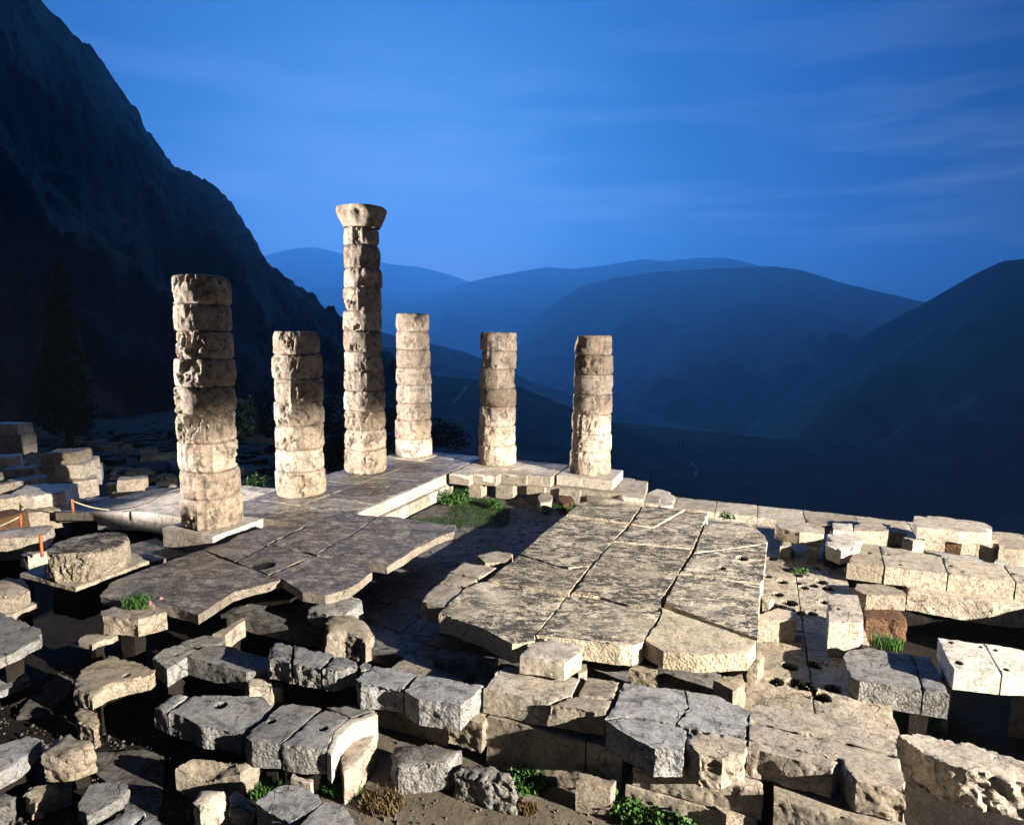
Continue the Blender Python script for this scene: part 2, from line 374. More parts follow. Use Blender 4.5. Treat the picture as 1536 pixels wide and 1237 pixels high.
# ------------------------------------------------------------------ land
def polar_ground():
    azs = np.radians(np.linspace(-180, 180, 241)); rs = np.concatenate([[0.], np.geomspace(4, 36, 26), np.geomspace(38, 11000, 56)])
    V = []; F = []
    for r in rs:
        for a in azs:
            d = math.degrees(a)
            t = min(max((d + 24) / 26., 0), 1); t = t * t * (3 - 2 * t)
            slope = .075 + .40 * t
            if d > 75: slope = .475 - .4 * min((d - 75) / 50, 1)
            if d < -70: slope = .075 - .35 * min((-70 - d) / 40, 1)
            z = -2.12 if r < 30 else max(-2.12 - slope * (r - 30), -420 - .02 * 0)
            if d < -110 or d > 110: z = -2.12 if r < 30 else min(-2.12 + .28 * (r - 30), 120)
            V.append((r * math.sin(a), r * math.cos(a), z))
    V = np.array(V); R_ = np.hypot(V[:, 0], V[:, 1])
    n_ = fbm(V * .09, 5); V[:, 2] += n_ * np.clip((R_ - 28) * .02, 0, 1) * np.clip(R_ * .02, .6, 8) + fbm(V * 1.3, 3) * np.where(R_ < 60, .03, .15)
    m = len(azs)
    for i in range(len(rs) - 1):
        for j in range(m - 1): F.append((i * m + j, i * m + j + 1, (i + 1) * m + j + 1, (i + 1) * m + j))
    return pydata('ground', V, F)
tag(link('ground', polar_ground(), M_soil_shade), kind='structure')
def hill(name, sil, D, Db, zb, mat, amp, nx=140, ny=60, power=1., back=.35, nscale=None, crest=.15, gul=1., fine=0.):
    """a ridge: the crest follows a skyline at its own distance, the near slope comes down towards the valley"""
    sil = np.array(sil, float); s = np.linspace(sil[0, 0], sil[-1, 0], nx)
    y = np.interp(s, sil[:, 0], sil[:, 1]); V = []; F = []
    Dv = np.interp(s, sil[:, 0], sil[:, 2]) if sil.shape[1] > 2 else np.full(nx, D)
    wgt = []
    for i in range(nx):
        c = PD(s[i], y[i], Dv[i]); a = c[:2] / np.hypot(c[0], c[1])
        for j in range(ny + 12):
            if j <= ny:
                t = 1 - j / ny; dd = Dv[i] + (Db - Dv[i]) * t; z = c[2] + (zb - c[2]) * t ** power; w = min(1., (t * 1.9) ** 1.4 + crest) * min(1, (1 - t) * 5 + .2)
            else:
                t = (j - ny) / 12.; dd = Dv[i] * (1 + back * t); z = c[2] + (zb - c[2]) * t * .9; w = crest
            V.append((a[0] * dd, a[1] * dd, z)); wgt.append(w)
    V = np.array(V); w = np.array(wgt); ns = nscale or 4. / D
    q = V * ns; rid = 1 - np.abs(fbm(q * np.array([1, 1, .5]), 6, .55)) * 2
    V[:, 2] += amp * w * (rid * .8 * gul + fbm(q * 3.1 + 5, 5, .6) * .5)
    V[:, 2] += fine * (fbm(q * 7 + 8, 4, .6) + .4 * np.abs(fbm(q * 19 + 2, 3)))
    m = ny + 12
    for i in range(nx - 1):
        for j in range(m - 1): F.append((i * m + j, (i + 1) * m + j, (i + 1) * m + j + 1, i * m + j + 1))
    me = pydata(name, V, F); o = link(name, me, mat); tag(o, kind='structure'); return V, F
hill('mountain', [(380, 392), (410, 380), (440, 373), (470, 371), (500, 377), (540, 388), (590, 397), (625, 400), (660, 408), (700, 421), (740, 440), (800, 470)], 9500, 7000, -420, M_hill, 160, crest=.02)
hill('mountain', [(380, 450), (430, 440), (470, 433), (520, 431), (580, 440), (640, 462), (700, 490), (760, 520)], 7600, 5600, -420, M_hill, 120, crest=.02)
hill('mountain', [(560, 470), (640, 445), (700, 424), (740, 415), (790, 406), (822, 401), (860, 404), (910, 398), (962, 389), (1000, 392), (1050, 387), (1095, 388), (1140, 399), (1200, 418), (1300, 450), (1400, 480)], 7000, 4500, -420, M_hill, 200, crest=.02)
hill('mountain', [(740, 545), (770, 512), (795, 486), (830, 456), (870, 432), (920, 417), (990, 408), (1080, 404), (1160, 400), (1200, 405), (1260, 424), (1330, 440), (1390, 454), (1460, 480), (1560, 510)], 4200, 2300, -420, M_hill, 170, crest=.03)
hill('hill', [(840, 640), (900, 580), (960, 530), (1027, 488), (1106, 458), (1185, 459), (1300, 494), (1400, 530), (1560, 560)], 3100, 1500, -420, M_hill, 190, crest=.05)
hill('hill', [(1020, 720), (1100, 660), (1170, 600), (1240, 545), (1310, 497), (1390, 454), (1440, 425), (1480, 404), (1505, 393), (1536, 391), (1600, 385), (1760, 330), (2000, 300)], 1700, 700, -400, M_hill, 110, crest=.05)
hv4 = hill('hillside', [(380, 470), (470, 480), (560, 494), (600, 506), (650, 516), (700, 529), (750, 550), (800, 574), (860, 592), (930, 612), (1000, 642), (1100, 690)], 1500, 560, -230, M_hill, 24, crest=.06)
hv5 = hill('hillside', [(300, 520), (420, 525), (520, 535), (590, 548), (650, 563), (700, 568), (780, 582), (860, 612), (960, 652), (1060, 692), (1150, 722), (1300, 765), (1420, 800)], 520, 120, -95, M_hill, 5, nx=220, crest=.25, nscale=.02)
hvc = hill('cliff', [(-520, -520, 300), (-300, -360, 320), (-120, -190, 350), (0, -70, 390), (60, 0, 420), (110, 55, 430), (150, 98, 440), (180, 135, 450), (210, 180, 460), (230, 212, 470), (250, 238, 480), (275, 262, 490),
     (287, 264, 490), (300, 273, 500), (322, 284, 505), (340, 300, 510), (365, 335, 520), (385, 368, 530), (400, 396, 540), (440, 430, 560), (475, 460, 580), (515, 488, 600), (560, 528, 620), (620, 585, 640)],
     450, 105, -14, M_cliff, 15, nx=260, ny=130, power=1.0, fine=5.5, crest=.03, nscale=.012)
def caster(h): return BVHTree.FromPolygons([Vector(v) for v in h[0]], h[1])
bv4, bv5, bvc = caster(hv4), caster(hv5), caster(hvc)
def land(px, py, bv, lift=0.):
    d = Vector(ray(px, py)).normalized(); hit = bv.ray_cast(Vector((0, 0, CAM_H)), d)
    return None if hit[0] is None else np.array(hit[0]) + np.array([0, 0, lift])
def track(pts, bv, w):
    V = []; F = []; pp = []
    pts = np.array(pts, float); k = 26; tt = np.linspace(0, len(pts) - 1, k)
    for t in tt:
        q = land(np.interp(t, range(len(pts)), pts[:, 0]), np.interp(t, range(len(pts)), pts[:, 1]), bv, w * .12)
        if q is not None: pp.append(q)
    if len(pp) < 3: return
    for i, q in enumerate(pp):
        d = pp[min(i + 1, len(pp) - 1)] - pp[max(i - 1, 0)]; n = np.array([-d[1], d[0], 0]); n /= max(np.linalg.norm(n), 1e-6)
        V += [q - n * w / 2, q + n * w / 2]
    for i in range(len(pp) - 1): F.append((2 * i, 2 * i + 2, 2 * i + 3, 2 * i + 1))
    tag(link('track', pydata('track', V, F), M_track), kind='structure')
track([(648, 552), (662, 548), (673, 542), (676, 536), (671, 531)], bv4, 5)
track([(655, 538), (640, 545), (634, 556)], bv4, 4)
track([(679, 605), (688, 596), (697, 585), (700, 578)], bv5, 3)
track([(1018, 690), (1034, 692), (1046, 704), (1042, 716)], bv5, 2.2)
# ------------------------------------------------------------------ haze is placed at the end, after everything it must enclose
# ------------------------------------------------------------------ columns
def col_axis(k): return {4: T(0, 0), 3: T(0, 4.067), 2: T(0, 8.135), 1: T(0, 12.202), 5: T(4.428, 0), 6: T(8.855, 0)}[k]
def height_at(c, py, rad=.85):
    u = c[:2] / np.hypot(*c[:2]); q = c[:2] - u * rad; lo, hi = -3, 14
    for _ in range(50):
        m = (lo + hi) / 2
        if PJ((q[0], q[1], m))[1] > py: lo = m
        else: hi = m
    return m
def drum_mesh(r0, r1, h, seed, flute, bite=None, wear=.05, lean=(0, 0), first=False, last=False, big=1.):
    na = 168; ez = [0, .008, .02, .04, .07, .11]; TS = [e / h for e in ez] + list(np.linspace(.16 / h, 1 - .16 / h, 9)) + [1 - e / h for e in ez[::-1]] if h > .34 else list(np.linspace(0, 1, 17))
    nh = len(TS) - 1; V = []; F = []
    off = seed * 5.7
    for j in range(nh + 1):
        t = TS[j]
        for i in range(na):
            a = 2 * math.pi * i / na; V.append((math.cos(a), math.sin(a), t))
    V = np.array(V); A = np.arctan2(V[:, 1], V[:, 0]); t = V[:, 2]
    r = r0 + (r1 - r0) * t
    q = np.c_[np.cos(A) * 1.0 + off, np.sin(A) * 1.0 - off * .7, t * h + off * .3]
    fm = np.clip(fbm(q * .9 + 3, 2) * 2.4 + flute, 0, 1)
    r = r - .045 * fm * np.abs(np.sin(A * 10)) ** .8
    ed = np.minimum(t, 1 - t) * h
    en = np.clip(fbm(q * 1.7 + 40, 3) * .9 + .38, 0, 1.3)
    r = r - .016 * np.exp(-ed / .09)
    r = r - wear * big * en * np.exp(-ed / (.04 + .06 * en)) - .05 * np.exp(-ed / .016)
    gouge = np.clip((fbm(q * 1.25 + 90, 6, .62) - .16) * 1.5, 0, .42); r = r - gouge * .30 * big * np.clip(.4 + ed * 6, 0, 1)
    r = r - np.clip(np.abs(fbm(q * 6 + 33, 4, .6)) * np.clip(fbm(q * .8 + 12, 2) * 2 + .3, 0, 1), 0, 1) * .035 * big
    r = r + fbm(q * 3.5 + 60, 4, .6) * .018 + fbm(q * 11, 3, .6) * .007
    if bite:
        for (ba, bt, bw, bh, bd) in bite:
            da = (A - ba + math.pi) % (2 * math.pi) - math.pi
            r = r - bd * np.clip(1.2 - np.sqrt((da / bw) ** 2 + ((t - bt) / bh) ** 2), 0, 1) * (1 + .4 * fbm(q * 4, 3))
    V = np.c_[np.cos(A) * r + lean[0], np.sin(A) * r + lean[1], t * h]
    for j in range(nh):
        for i in range(na): F.append((j * na + i, j * na + (i + 1) % na, (j + 1) * na + (i + 1) % na, (j + 1) * na + i))
    VL = list(V); nr = 7; b = len(VL); top0 = nh * na
    for k in range(1, nr):
        s = 1 - k / nr
        for i in range(na):
            p = V[top0 + i]; x, y = lean[0] + (p[0] - lean[0]) * s, lean[1] + (p[1] - lean[1]) * s
            VL.append((x, y, h + .02 * vn(np.array([[x * 3 + off, y * 3, 1.]]))[0]))
    rings = [top0] + [b + (k - 1) * na for k in range(1, nr)]
    for k in range(nr - 1):
        for i in range(na): F.append((rings[k] + i, rings[k] + (i + 1) % na, rings[k + 1] + (i + 1) % na, rings[k + 1] + i))
    VL.append((lean[0], lean[1], h)); F += [(rings[-1] + i, rings[-1] + (i + 1) % na, len(VL) - 1) for i in range(na)]
    VL.append((lean[0], lean[1], 0)); F += [((i + 1) % na, i, len(VL) - 1) for i in range(na)]
    me = pydata('drum', VL, F); me.set_sharp_from_angle(angle=math.radians(38)); return me
def capital_mesh(h, r0, r1, ra, seed=3):
    na = 112; prof = [(0, r0 * .98), (.08, r0 * 1.03), (.2, r0 * 1.12), (.35, r0 * 1.21), (.5, r1 * .93), (.65, r1 * .98), (.8, r1), (.92, r1 * .995), (1.0, r1 * .965)]
    zz = np.linspace(0, 1, 22); rr = np.interp(zz, [p[0] for p in prof], [p[1] for p in prof]); V = []; F = []
    for z, r in zip(zz, rr):
        for i in range(na):
            a = 2 * math.pi * i / na; V.append((math.cos(a) * r, math.sin(a) * r, z * h))
    V = np.array(V); n = fbm(V * 1.6 + seed, 4); g = np.clip(fbm(V * 1.1 + seed * 3, 3) - .2, 0, 1)
    s = 1 + n * .03 - g * .25; V[:, :2] *= s[:, None]; V[:, 2] += np.where(V[:, 2] > h * .9, vn(V * 2) * .04 - .05 * np.clip(V[:, 0] / r1, 0, 1), 0)
    for j in range(len(zz) - 1):
        for i in range(na): F.append((j * na + i, j * na + (i + 1) % na, (j + 1) * na + (i + 1) % na, (j + 1) * na + i))
    VL = list(V); VL.append((0, 0, h * .99)); b = (len(zz) - 1) * na; F += [(b + i, b + (i + 1) % na, len(VL) - 1) for i in range(na)]
    me = pydata('capital', VL, F); me.set_sharp_from_angle(angle=math.radians(40)); return me
COLS = {1: ([411, 456, 497, 539, 581, 622, 667, 711, 751.5, 795.5], .79, .9, 'ruined nine drum column nearest the camera with shadowed right flank'),
        2: ([497, 532, 569, 605, 640, 677, 710, 747], .83, .9, 'short seven drum column with black mossy upper right side'),
        3: ([338.6, 366, 401, 431, 466, 496, 528, 558, 588, 618, 647, 677, 711.5], .73, .9, 'tallest column, the only one still carrying its flared capital'),
        4: ([470, 497, 525, 552.5, 578.5, 606, 632, 660.5, 688], .80, .9, 'pale eight drum corner column just right of the tallest column'),
        5: ([498.5, 527, 554, 584, 611, 641, 671, 700], .81, .9, 'pale column standing alone between the corner column and the rightmost column'),
        6: ([503, 533, 563, 593, 623, 653, 680, 713.5], .80, .9, 'rightmost column standing on its own square white plinth')}
BITES = {(4, 4): [(-.25, .75, .55, .5, .17)], (4, 2): [(2.9, .3, .5, .4, .12)], (3, 9): [(-1.0, .25, .7, .4, .18)], (3, 8): [(-1.0, .6, .5, .5, .2)], (3, 10): [(-1.1, .2, .6, .4, .16)],
         (1, 3): [(-.2, .1, .7, .25, .15)], (1, 6): [(-1.3, .4, .7, .5, .07)], (6, 6): [(2.8, .8, .6, .35, .14)], (2, 6): [(-.2, .8, .6, .4, .12)]}
for k, (ys, rtop, rbot, lab) in COLS.items():
    c = col_axis(k); e = empty('column', (c[0], c[1], .0)); tag(e, lab, 'column', 'standing columns of the ruined temple')
    hs = [height_at(c, y, rbot if i > len(ys) // 2 else rtop) for i, y in enumerate(ys)][::-1]; hs[0] = 0.0
    n = len(hs) - 1; H = hs[-1]
    for j in range(n):
        f0, f1 = hs[j] / H, hs[j + 1] / H
        ra, rb = rbot + (rtop - rbot) * f0, rbot + (rtop - rbot) * f1
        fr = random.uniform(.965, 1.025) if j else 1.0; ra *= fr; rb *= fr
        ln = (random.uniform(-.028, .028), random.uniform(-.028, .028)) if j else (0, 0)
        me = drum_mesh(ra, rb, hs[j + 1] - hs[j], k * 20 + j, (.55 if k in (1, 3) and j < 2 else .3 if k == 1 and j == 4 else -.15 if k < 4 else -.35), BITES.get((k, j)), .11 if k > 3 else .13, ln, big=.62 if k > 3 else 1.05)
        o = link('drum', me, M_colw, e); o.location = Vector((0, 0, hs[j])) + e.location; o.rotation_euler.z = random.uniform(-.06, .06)
    if k == 3:
        o = link('capital', capital_mesh(height_at(c, 309, .95) - H + .1, .73, 1.02, 1), M_colw, e); o.location = Vector((0, 0, H)) + e.location
# ------------------------------------------------------------------ stylobate deck with the stepped inner edge
dk = empty('stylobate', T(0, 4, -1.0)); tag(dk, 'paved stone deck carrying the row of columns, with white stepped inner edge', 'stone platform', 'paved platforms of the temple')
def deck_piece(u0, u1, v0, v1, z=0., th=.43, mat=M_dim, parent=dk, name='slab', **k):
    g = .006; kk = dict(rough=.012, top=.012, chip=.035); kk.update(k)
    link(name, slab_mesh([box_poly(u0 + g, u1 - g, v0 + g, v1 - g, z)], th, **kk), mat, parent)
vs = [-1.1, .1, 1.15, 2.1, 3.1, 4.6, 6.2, 7.2, 8.3, 9.5]
for a, b in zip(vs[:-1], vs[1:]):
    deck_piece(-1.06, 1.06, a, b, random.uniform(-.012, .004), mat=M_dim if a > 1 else M_pale)
    us = random.uniform(1.9, 2.4); deck_piece(1.06, us, a, b, random.uniform(-.02, -.004), mat=M_dim)
    deck_piece(us, 3.28, a, b, random.uniform(-.02, .0), mat=M_dim)
deck_piece(-1.06, 1.06, 9.5, 11.2, -.01); deck_piece(1.06, 3.2, 9.5, 11.15, -.015)
for a, b in ((-.95, -.3), (-.3, .62), (.62, 1.06)): deck_piece(a, b, 11.2, 13.2, 0, .56, mat=M_white, chip=.05)
# pale upstand blocks of the inner edge
for i, a in enumerate(np.arange(3.15, 9.4, .78)):
    link('edge_block', slab_mesh([box_poly(3.29, 3.42, a + .004, min(a + .776, 9.45), -.012)], .42, rough=.008, top=.006, chip=.02), M_white, dk)
for u0, u1, v1 in ((3.44, 4.4, 2.95), (4.4, 5.46, 2.55), (5.47, 6.6, 1.95), (6.6, 7.6, 1.7)):
    deck_piece(u0, u1, -1.1, v1 * .45, random.uniform(-.012, 0), mat=M_pale); deck_piece(u0, u1, v1 * .45, v1, random.uniform(-.02, 0), mat=M_pale, rough=.03)
# lower courses
deck_piece(-1.5, 3.30, -1.5, 11.0, -.44, .56, M_white, name='course', L=.16)
deck_piece(-.9, .8, 11.0, 12.9, -.57, .4, M_soil_shade, name='course', L=.16)
deck_piece(3.3, 10.6, -1.5, 1.55, -.45, .5, M_pale, name='course', rough=.03, L=.12)
for i in range(8): deck_piece(3.32, 3.55, 3.2 + i * .8, 3.98 + i * .8, -.47, .45, M_white, name='course')
for a, b, c_ in ((4.2, 4.8, 2.6), (5.3, 6.1, 2.2), (6.6, 7.4, 1.9), (8.0, 8.9, 1.75)): deck_piece(a, b, 1.2, c_, -.45, .58, M_pale, name='course', rough=.03)
pl = tag(link('plinth', slab_mesh([box_poly(7.72, 10.12, -.98, 1.22, 0.0)], .43, rough=.018, top=.008, chip=.05), M_white), 'square white plinth block under the rightmost column', 'plinth', GRP)
# ------------------------------------------------------------------ ramp left of the columns
rp = empty('ramp', P(160, 775, -.6)); tag(rp, 'long sloping stone ramp with bright ashlar side left of the nearest column', 'ramp')
RT = [(-1.06, 9.2, 0), (-1.06, 12.1, 0), (-3.1, 12.25, -.02), (-5.8, 13.0, -.38), (-7.3, 13.2, -.62), (-7.4, 10.6, -.55), (-3.5, 9.4, -.1)]
def ramp_piece(pts, th, mat, name, **k): link(name, slab_mesh([[T(a, b, c) for a, b, c in pts]], th, **k), mat, rp)
ramp_piece([(-1.08, 8.0, -.01), (-1.08, 11.9, -.01), (-3.1, 11.9, -.05), (-3.1, 8.0, -.05)], .4, M_pale, 'ramp_surface', rough=.01, top=.02, chip=.03)
ramp_piece([(-3.11, 8.0, -.05), (-3.11, 11.9, -.05), (-5.6, 11.95, -.34), (-5.6, 8.0, -.34)], .4, M_pale, 'ramp_surface', rough=.01, top=.02, chip=.03)
ramp_piece([(-5.61, 8.0, -.34), (-5.61, 11.95, -.34), (-7.6, 12.0, -.62), (-7.6, 8.4, -.62)], .4, M_pale, 'ramp_surface', rough=.01, top=.02, chip=.03)
def zr(u): return -.01 - .04 * min(1, (-u - 1.08) / 2.02) if u > -3.1 else -.05 - .125 * (-u - 3.1)
us_ = [-1.1, -1.75, -2.4, -3.2, -4.1, -5.1, -6.2, -7.5]
for i, (a, b) in enumerate(zip(us_[:-1], us_[1:])):
    ramp_piece([(a - .005, 11.92, zr(a) + .02), (a - .005, 12.16, zr(a) + .02), (b + .005, 12.16, zr(b) + .02), (b + .005, 11.92, zr(b) + .02)], .30, M_white, 'side_block', rough=.008, chip=.02)
    if b > -5.5: ramp_piece([(a - .2, 11.95, zr(a) - .29), (a - .2, 12.18, zr(a) - .29), (b - .2, 12.18, zr(b) - .29), (b - .2, 11.95, zr(b) - .29)], .34, M_white, 'side_block', rough=.008, chip=.02)
ramp_piece([(-.9, 8.2, -.42), (-.9, 11.8, -.42), (-7.3, 11.8, -1.0), (-7.3, 8.2, -1.0)], 1.1, M_soil_shade, 'core', L=.4)
# ------------------------------------------------------------------ left platform
lp = empty('stone_platform', P(420, 850, -1.0)); tag(lp, 'dark rough platform of broken slabs with jagged bright edge in front of the columns', 'stone platform', 'paved platforms of the temple')
def SP_(pts, z, th, par, mat, **k):
    cx = sum(p[0] for p in pts) / len(pts); cy = sum(p[1] for p in pts) / len(pts)
    pts = [(cx + (x - cx) * 1.009, cy + (y - cy) * 1.009) for x, y in pts]
    S('slab', None, pts, z, th, mat, parent=par, **k)
kw = dict(rough=.025, top=.025, chip=.05, jag=.025, flare=-.02)
SP_([(150, 893), (167, 875), (203, 859), (260, 839), (300, 825), (420, 869), (350, 888), (322, 906), (297, 922), (250, 909), (185, 901)], 0, .23, lp, M_dim, **kw)
SP_([(303, 824), (341, 812), (347, 805), (376, 797), (401, 788), (456, 790), (403, 815), (360, 838), (352, 841)], -.01, .23, lp, M_dim, **kw)
SP_([(355, 842), (404, 816.5), (470, 833), (402, 862)], -.005, .23, lp, M_dim, pits=[(395, 848, .28, .05)], **kw)
SP_([(405, 863), (472, 834), (555, 846), (559, 857), (542, 870), (524, 883), (488, 893), (454, 888), (424, 869)], 0, .23, lp, M_dim, **kw)
SP_([(407, 815), (459, 790), (519, 768), (531, 770), (566, 773), (520, 806), (474, 831)], 0, .23, lp, M_dim, **kw)
SP_([(476, 832), (522, 806), (568, 774), (597, 776), (683, 788), (681, 797), (655, 806), (630, 819), (605, 836), (581, 849), (557, 845)], .005, .23, lp, M_dim, **kw)
link('foundation', slab_mesh([box_poly(2.4, 4.9, 9.7, 14.4, -.24)], .85, rough=.08, L=.25), M_soil_shade, lp)  # underside masonry painted near black as the void's shade
# ------------------------------------------------------------------ right platform: slabs with wide open joints
rpf = empty('stone_platform', P(900, 860, -1.05)); tag(rpf, 'brightly lit platform of huge lichen laced slabs with open joints', 'stone platform', 'paved platforms of the temple')
kp = dict(rough=.035, top=.018, chip=.035, jag=.012)
ZP = -.1
SP_([(850, 771), (871, 754), (902, 752), (963, 757), (944, 784)], ZP + .05, .4, rpf, M_lace, **kp)
SP_([(967, 758), (1026, 764), (980, 790), (947, 784.5)], ZP + .05, .4, rpf, M_lace, **kp)
SP_([(846, 774), (942, 786), (886, 847), (853, 851), (782, 831), (814, 800)], ZP, .42, rpf, M_lace, **kp)
SP_([(779, 833), (852, 853.5), (883, 850), (853, 889), (789, 880), (731, 870)], ZP, .42, rpf, M_lace, **kp)
SP_([(727, 872), (788, 883), (851, 893), (803, 950), (801, 961), (768, 965), (729, 944), (671, 923), (659, 920), (700, 881)], ZP, .42, rpf, M_lace, **kp)
SP_([(947, 787), (982, 793), (1028, 766), (1062, 769), (1039, 822), (922, 811)], ZP, .42, rpf, M_lace, **kp)
SP_([(920, 813), (1038, 824.5), (1018, 858), (990, 900), (992, 915), (947, 908), (902, 895), (857, 889)], ZP - .005, .42, rpf, M_lace, **kp)
SP_([(855, 893), (902, 898), (947, 911), (990, 918), (978, 943), (962, 964), (950, 968), (929, 968), (900, 963), (853, 957), (806, 951)], ZP, .42, rpf, M_lace, **kp)
SP_([(1057, 788), (1090, 781), (1129, 786), (1147, 804), (1151, 812), (1140, 816), (1042, 828)], ZP, .42, rpf, M_lace, **kp)
SP_([(1041, 831), (1138, 818.5), (1150, 815), (1145, 869), (1140, 874), (1021, 859)], ZP, .42, rpf, M_lace, pits=[(1113, 837, .16, .14), (1083, 852, .1, .1)], **kp)
SP_([(1019, 861), (1141, 876), (1138, 925), (1136, 956), (1056, 928), (997, 905)], ZP, .42, rpf, M_lace, **kp)
SP_([(993, 912), (1054, 933), (1134, 961), (1121, 979), (1082, 981), (1046, 982), (996, 976), (981, 968), (966, 960), (983, 940), (995, 920)], ZP, .36, rpf, M_cream, **kp)
link('foundation', slab_mesh([box_poly(10.6, 15.3, 5.2, 13.2, -.5)], .6, rough=.08, L=.25), M_soil_shade, rpf)  # near-black colour stands for shade under the slabs
for pts in ([(944, 1003), (987, 1012), (985, 1000), (950, 995)], [(1070, 1020), (1100, 1035), (1120, 1025), (1112, 1010)], [(1122, 990), (1137, 992), (1146, 984), (1140, 972)]):
    S('support', None, pts, -.55, .52, M_tan, parent=rpf, rough=.05, chip=.05)
# small slabs fitted along the left edge of the right platform
S('stone_block', 'small pale block against left edge of the lit platform, farthest of three', [(715, 832), (745, 826), (770, 830), (762, 842), (728, 844)], -.15, .4, M_tan, rough=.03, chip=.06)
S('stone_slab', 'cracked slab of two pieces beside left edge of the lit platform', [[(675, 857), (697, 843), (745, 851), (718, 866)], [(661, 873), (674, 860), (716, 868), (700, 880)]], -.12, .4, M_tan, rough=.03, chip=.05)
S('stone_slab', 'chamfered corner slab at the near left corner of the lit platform', [(631, 899), (643, 884), (658, 875), (698, 882), (668, 911), (640, 905)], -.12, .42, M_pale, rough=.03, chip=.05)
# ------------------------------------------------------------------ sunken pavement between the platforms
pits = []
for (a, b, r) in ((1158, 838, .17), (1151, 865, .13), (1173, 873, .16), (1196, 862, .15), (1196, 874, .12), (1167, 892, .14), (1171, 912, .14), (1199, 918, .17), (1217, 920, .14), (1184, 904, .2), (1219, 877, .15), (1232, 872, .17), (1243, 882, .17), (1236, 902, .12),
                  (1228, 852, .14), (1180, 855, .13), (1206, 880, .13), (1163, 1022, .16), (1195, 1026, .2), (1213, 1030, .16), (1250, 1032, .16), (1232, 1044, .18), (1185, 1000, .17), (1222, 996, .16)):
    pits.append((P(a, b, -1.05), r, .16))
fl = slab_mesh([box_poly(3.4, 9.6, 1.6, 15.2, -1.05)], .3, rough=.03, top=.03, chip=.05, L=.13)
tag(link('pavement', fl, M_floor), kind='structure')
for i, (a, b) in enumerate(((9.6, 12.4), (12.41, 15.2), (15.21, 16.9), (16.91, 18.3))):
    for (c_, d) in ((1.6, 6.5), (6.51, 10.4), (10.41, 15.0)):
        me = slab_mesh([box_poly(a + .004, b - .008, c_ + .004, d - .008, -1.05 + random.uniform(-.012, .012))], .6, rough=.02, top=.025, chip=.04, L=.085 if a > 15 else .2, pits=[p for p in pits] if a > 15 else ())
        tag(link('pavement', me, M_floor if i < 2 else M_tan), kind='structure')
tag(link('path', slab_mesh([[P(300, 1300, -2.05), P(470, 1175, -2.05), P(560, 1090, -2.05), P(735, 1120, -2.05), P(1250, 1200, -2.05), P(1250, 1330, -2.05)]], .1, top=.02, rough=.03, chip=.03, L=.1), M_path), kind='structure')
# ------------------------------------------------------------------ steps and blocks at the south side
def TB(name, label, u0, u1, v0, v1, z, th, mat, cat='stone block', group=GRP, **k):
    kk = dict(rough=.02, top=.012, chip=.05); kk.update(k)
    return tag(link(name, slab_mesh([box_poly(u0, u1, v0, v1, z)], th, **kk), mat), label, cat, group)
S('step_block', 'upper step block right of the square white plinth', [(925, 733), (935, 717), (972, 722), (966, 748), (936, 745)], -.45, .42, M_pale, chip=.06, rough=.03)
S('step_block', 'long low step block with a bright right end below the white plinth', [(880, 744), (918, 739), (957, 741), (991, 744), (988, 756), (930, 752)], -.62, .42, M_pale, chip=.05, rough=.02)
S('step_block', 'step block with rounded right end beside the far corner of the lit platform', [(968, 741), (985, 733), (1006, 737), (1013, 745), (1010, 757), (992, 760)], -.80, .42, M_white, chip=.14, rough=.03)
sw = empty('stone_ledge', T(20, 0, -1.9)); tag(sw, 'long low stone ledge along the dark drop at the right', 'stone ledge')
uu = 10.9
while uu < 31:
    w_ = random.uniform(1.5, 2.1); deck_piece(uu, uu + w_, -1.0, .85, -.95 + random.uniform(-.02, .01), .5, M_tan, sw, chip=.06, rough=.02); uu += w_
link('foundation', slab_mesh([box_poly(10.7, 31, -1.2, 1.2, -1.47)], .8, rough=.06, L=.3), M_grey, sw)
S('stone_block', 'white broken stone lying below the plinth at the far end of the pit', [(806, 748), (810, 740), (822, 738), (829, 743), (827, 752), (812, 755)], -.6, .4, M_white, chip=.15, rough=.06)
S('stone_block', 'small rough brown stone right of the white broken stone in the pit', [(834, 748), (840, 741), (858, 743), (862, 752), (846, 756)], -.7, .35, M_brown, chip=.12, rough=.06)
S('stone_block', 'rounded stone propped against the right edge of the lit platform', [(1140, 893), (1147, 884), (1158, 885), (1162, 896), (1154, 904), (1143, 903)], -.5, .55, M_tan, chip=.16, rough=.07)
S('stone_block', 'dark fronted block in the shade of the lit platform right edge', [(1138, 921), (1168, 911), (1196, 917), (1195, 930), (1138, 929)], -.5, .55, M_tan, chip=.05, rough=.02)
bn = S('stone_bench', 'bench like block bridging two short stone legs', [(1162, 790), (1165, 782), (1192, 779.5), (1237, 791), (1236, 800), (1200, 798)], -.2, .42, M_pale, chip=.08, rough=.03)
be = empty('stone_bench', bn.location); 
for k_ in ('label', 'category', 'group'): be[k_] = bn[k_]; del bn[k_]
bn.name = 'seat'; bn.parent = be
be.name = 'stone_bench'
for pts in ([(1170, 819), (1187, 819), (1189, 811), (1172, 811)], [(1210, 823), (1227, 824), (1229, 815), (1212, 815)]):
    S('leg', None, pts, -.62, .45, M_tan, parent=be, rough=.015, chip=.03)
S('stone_block', 'bright rounded block touching the right end of the bench like block', [(1239, 806), (1243, 794), (1262, 789), (1283, 797), (1292, 810), (1289, 822), (1262, 826), (1241, 820)], -.3, .45, M_white, sup=-1.05, chip=.2, rough=.08)
S('stone_block', 'small upright block behind the bright rounded block', [(1249, 783), (1279, 785), (1280, 797), (1250, 795)], -.2, .6, M_pale, chip=.05)
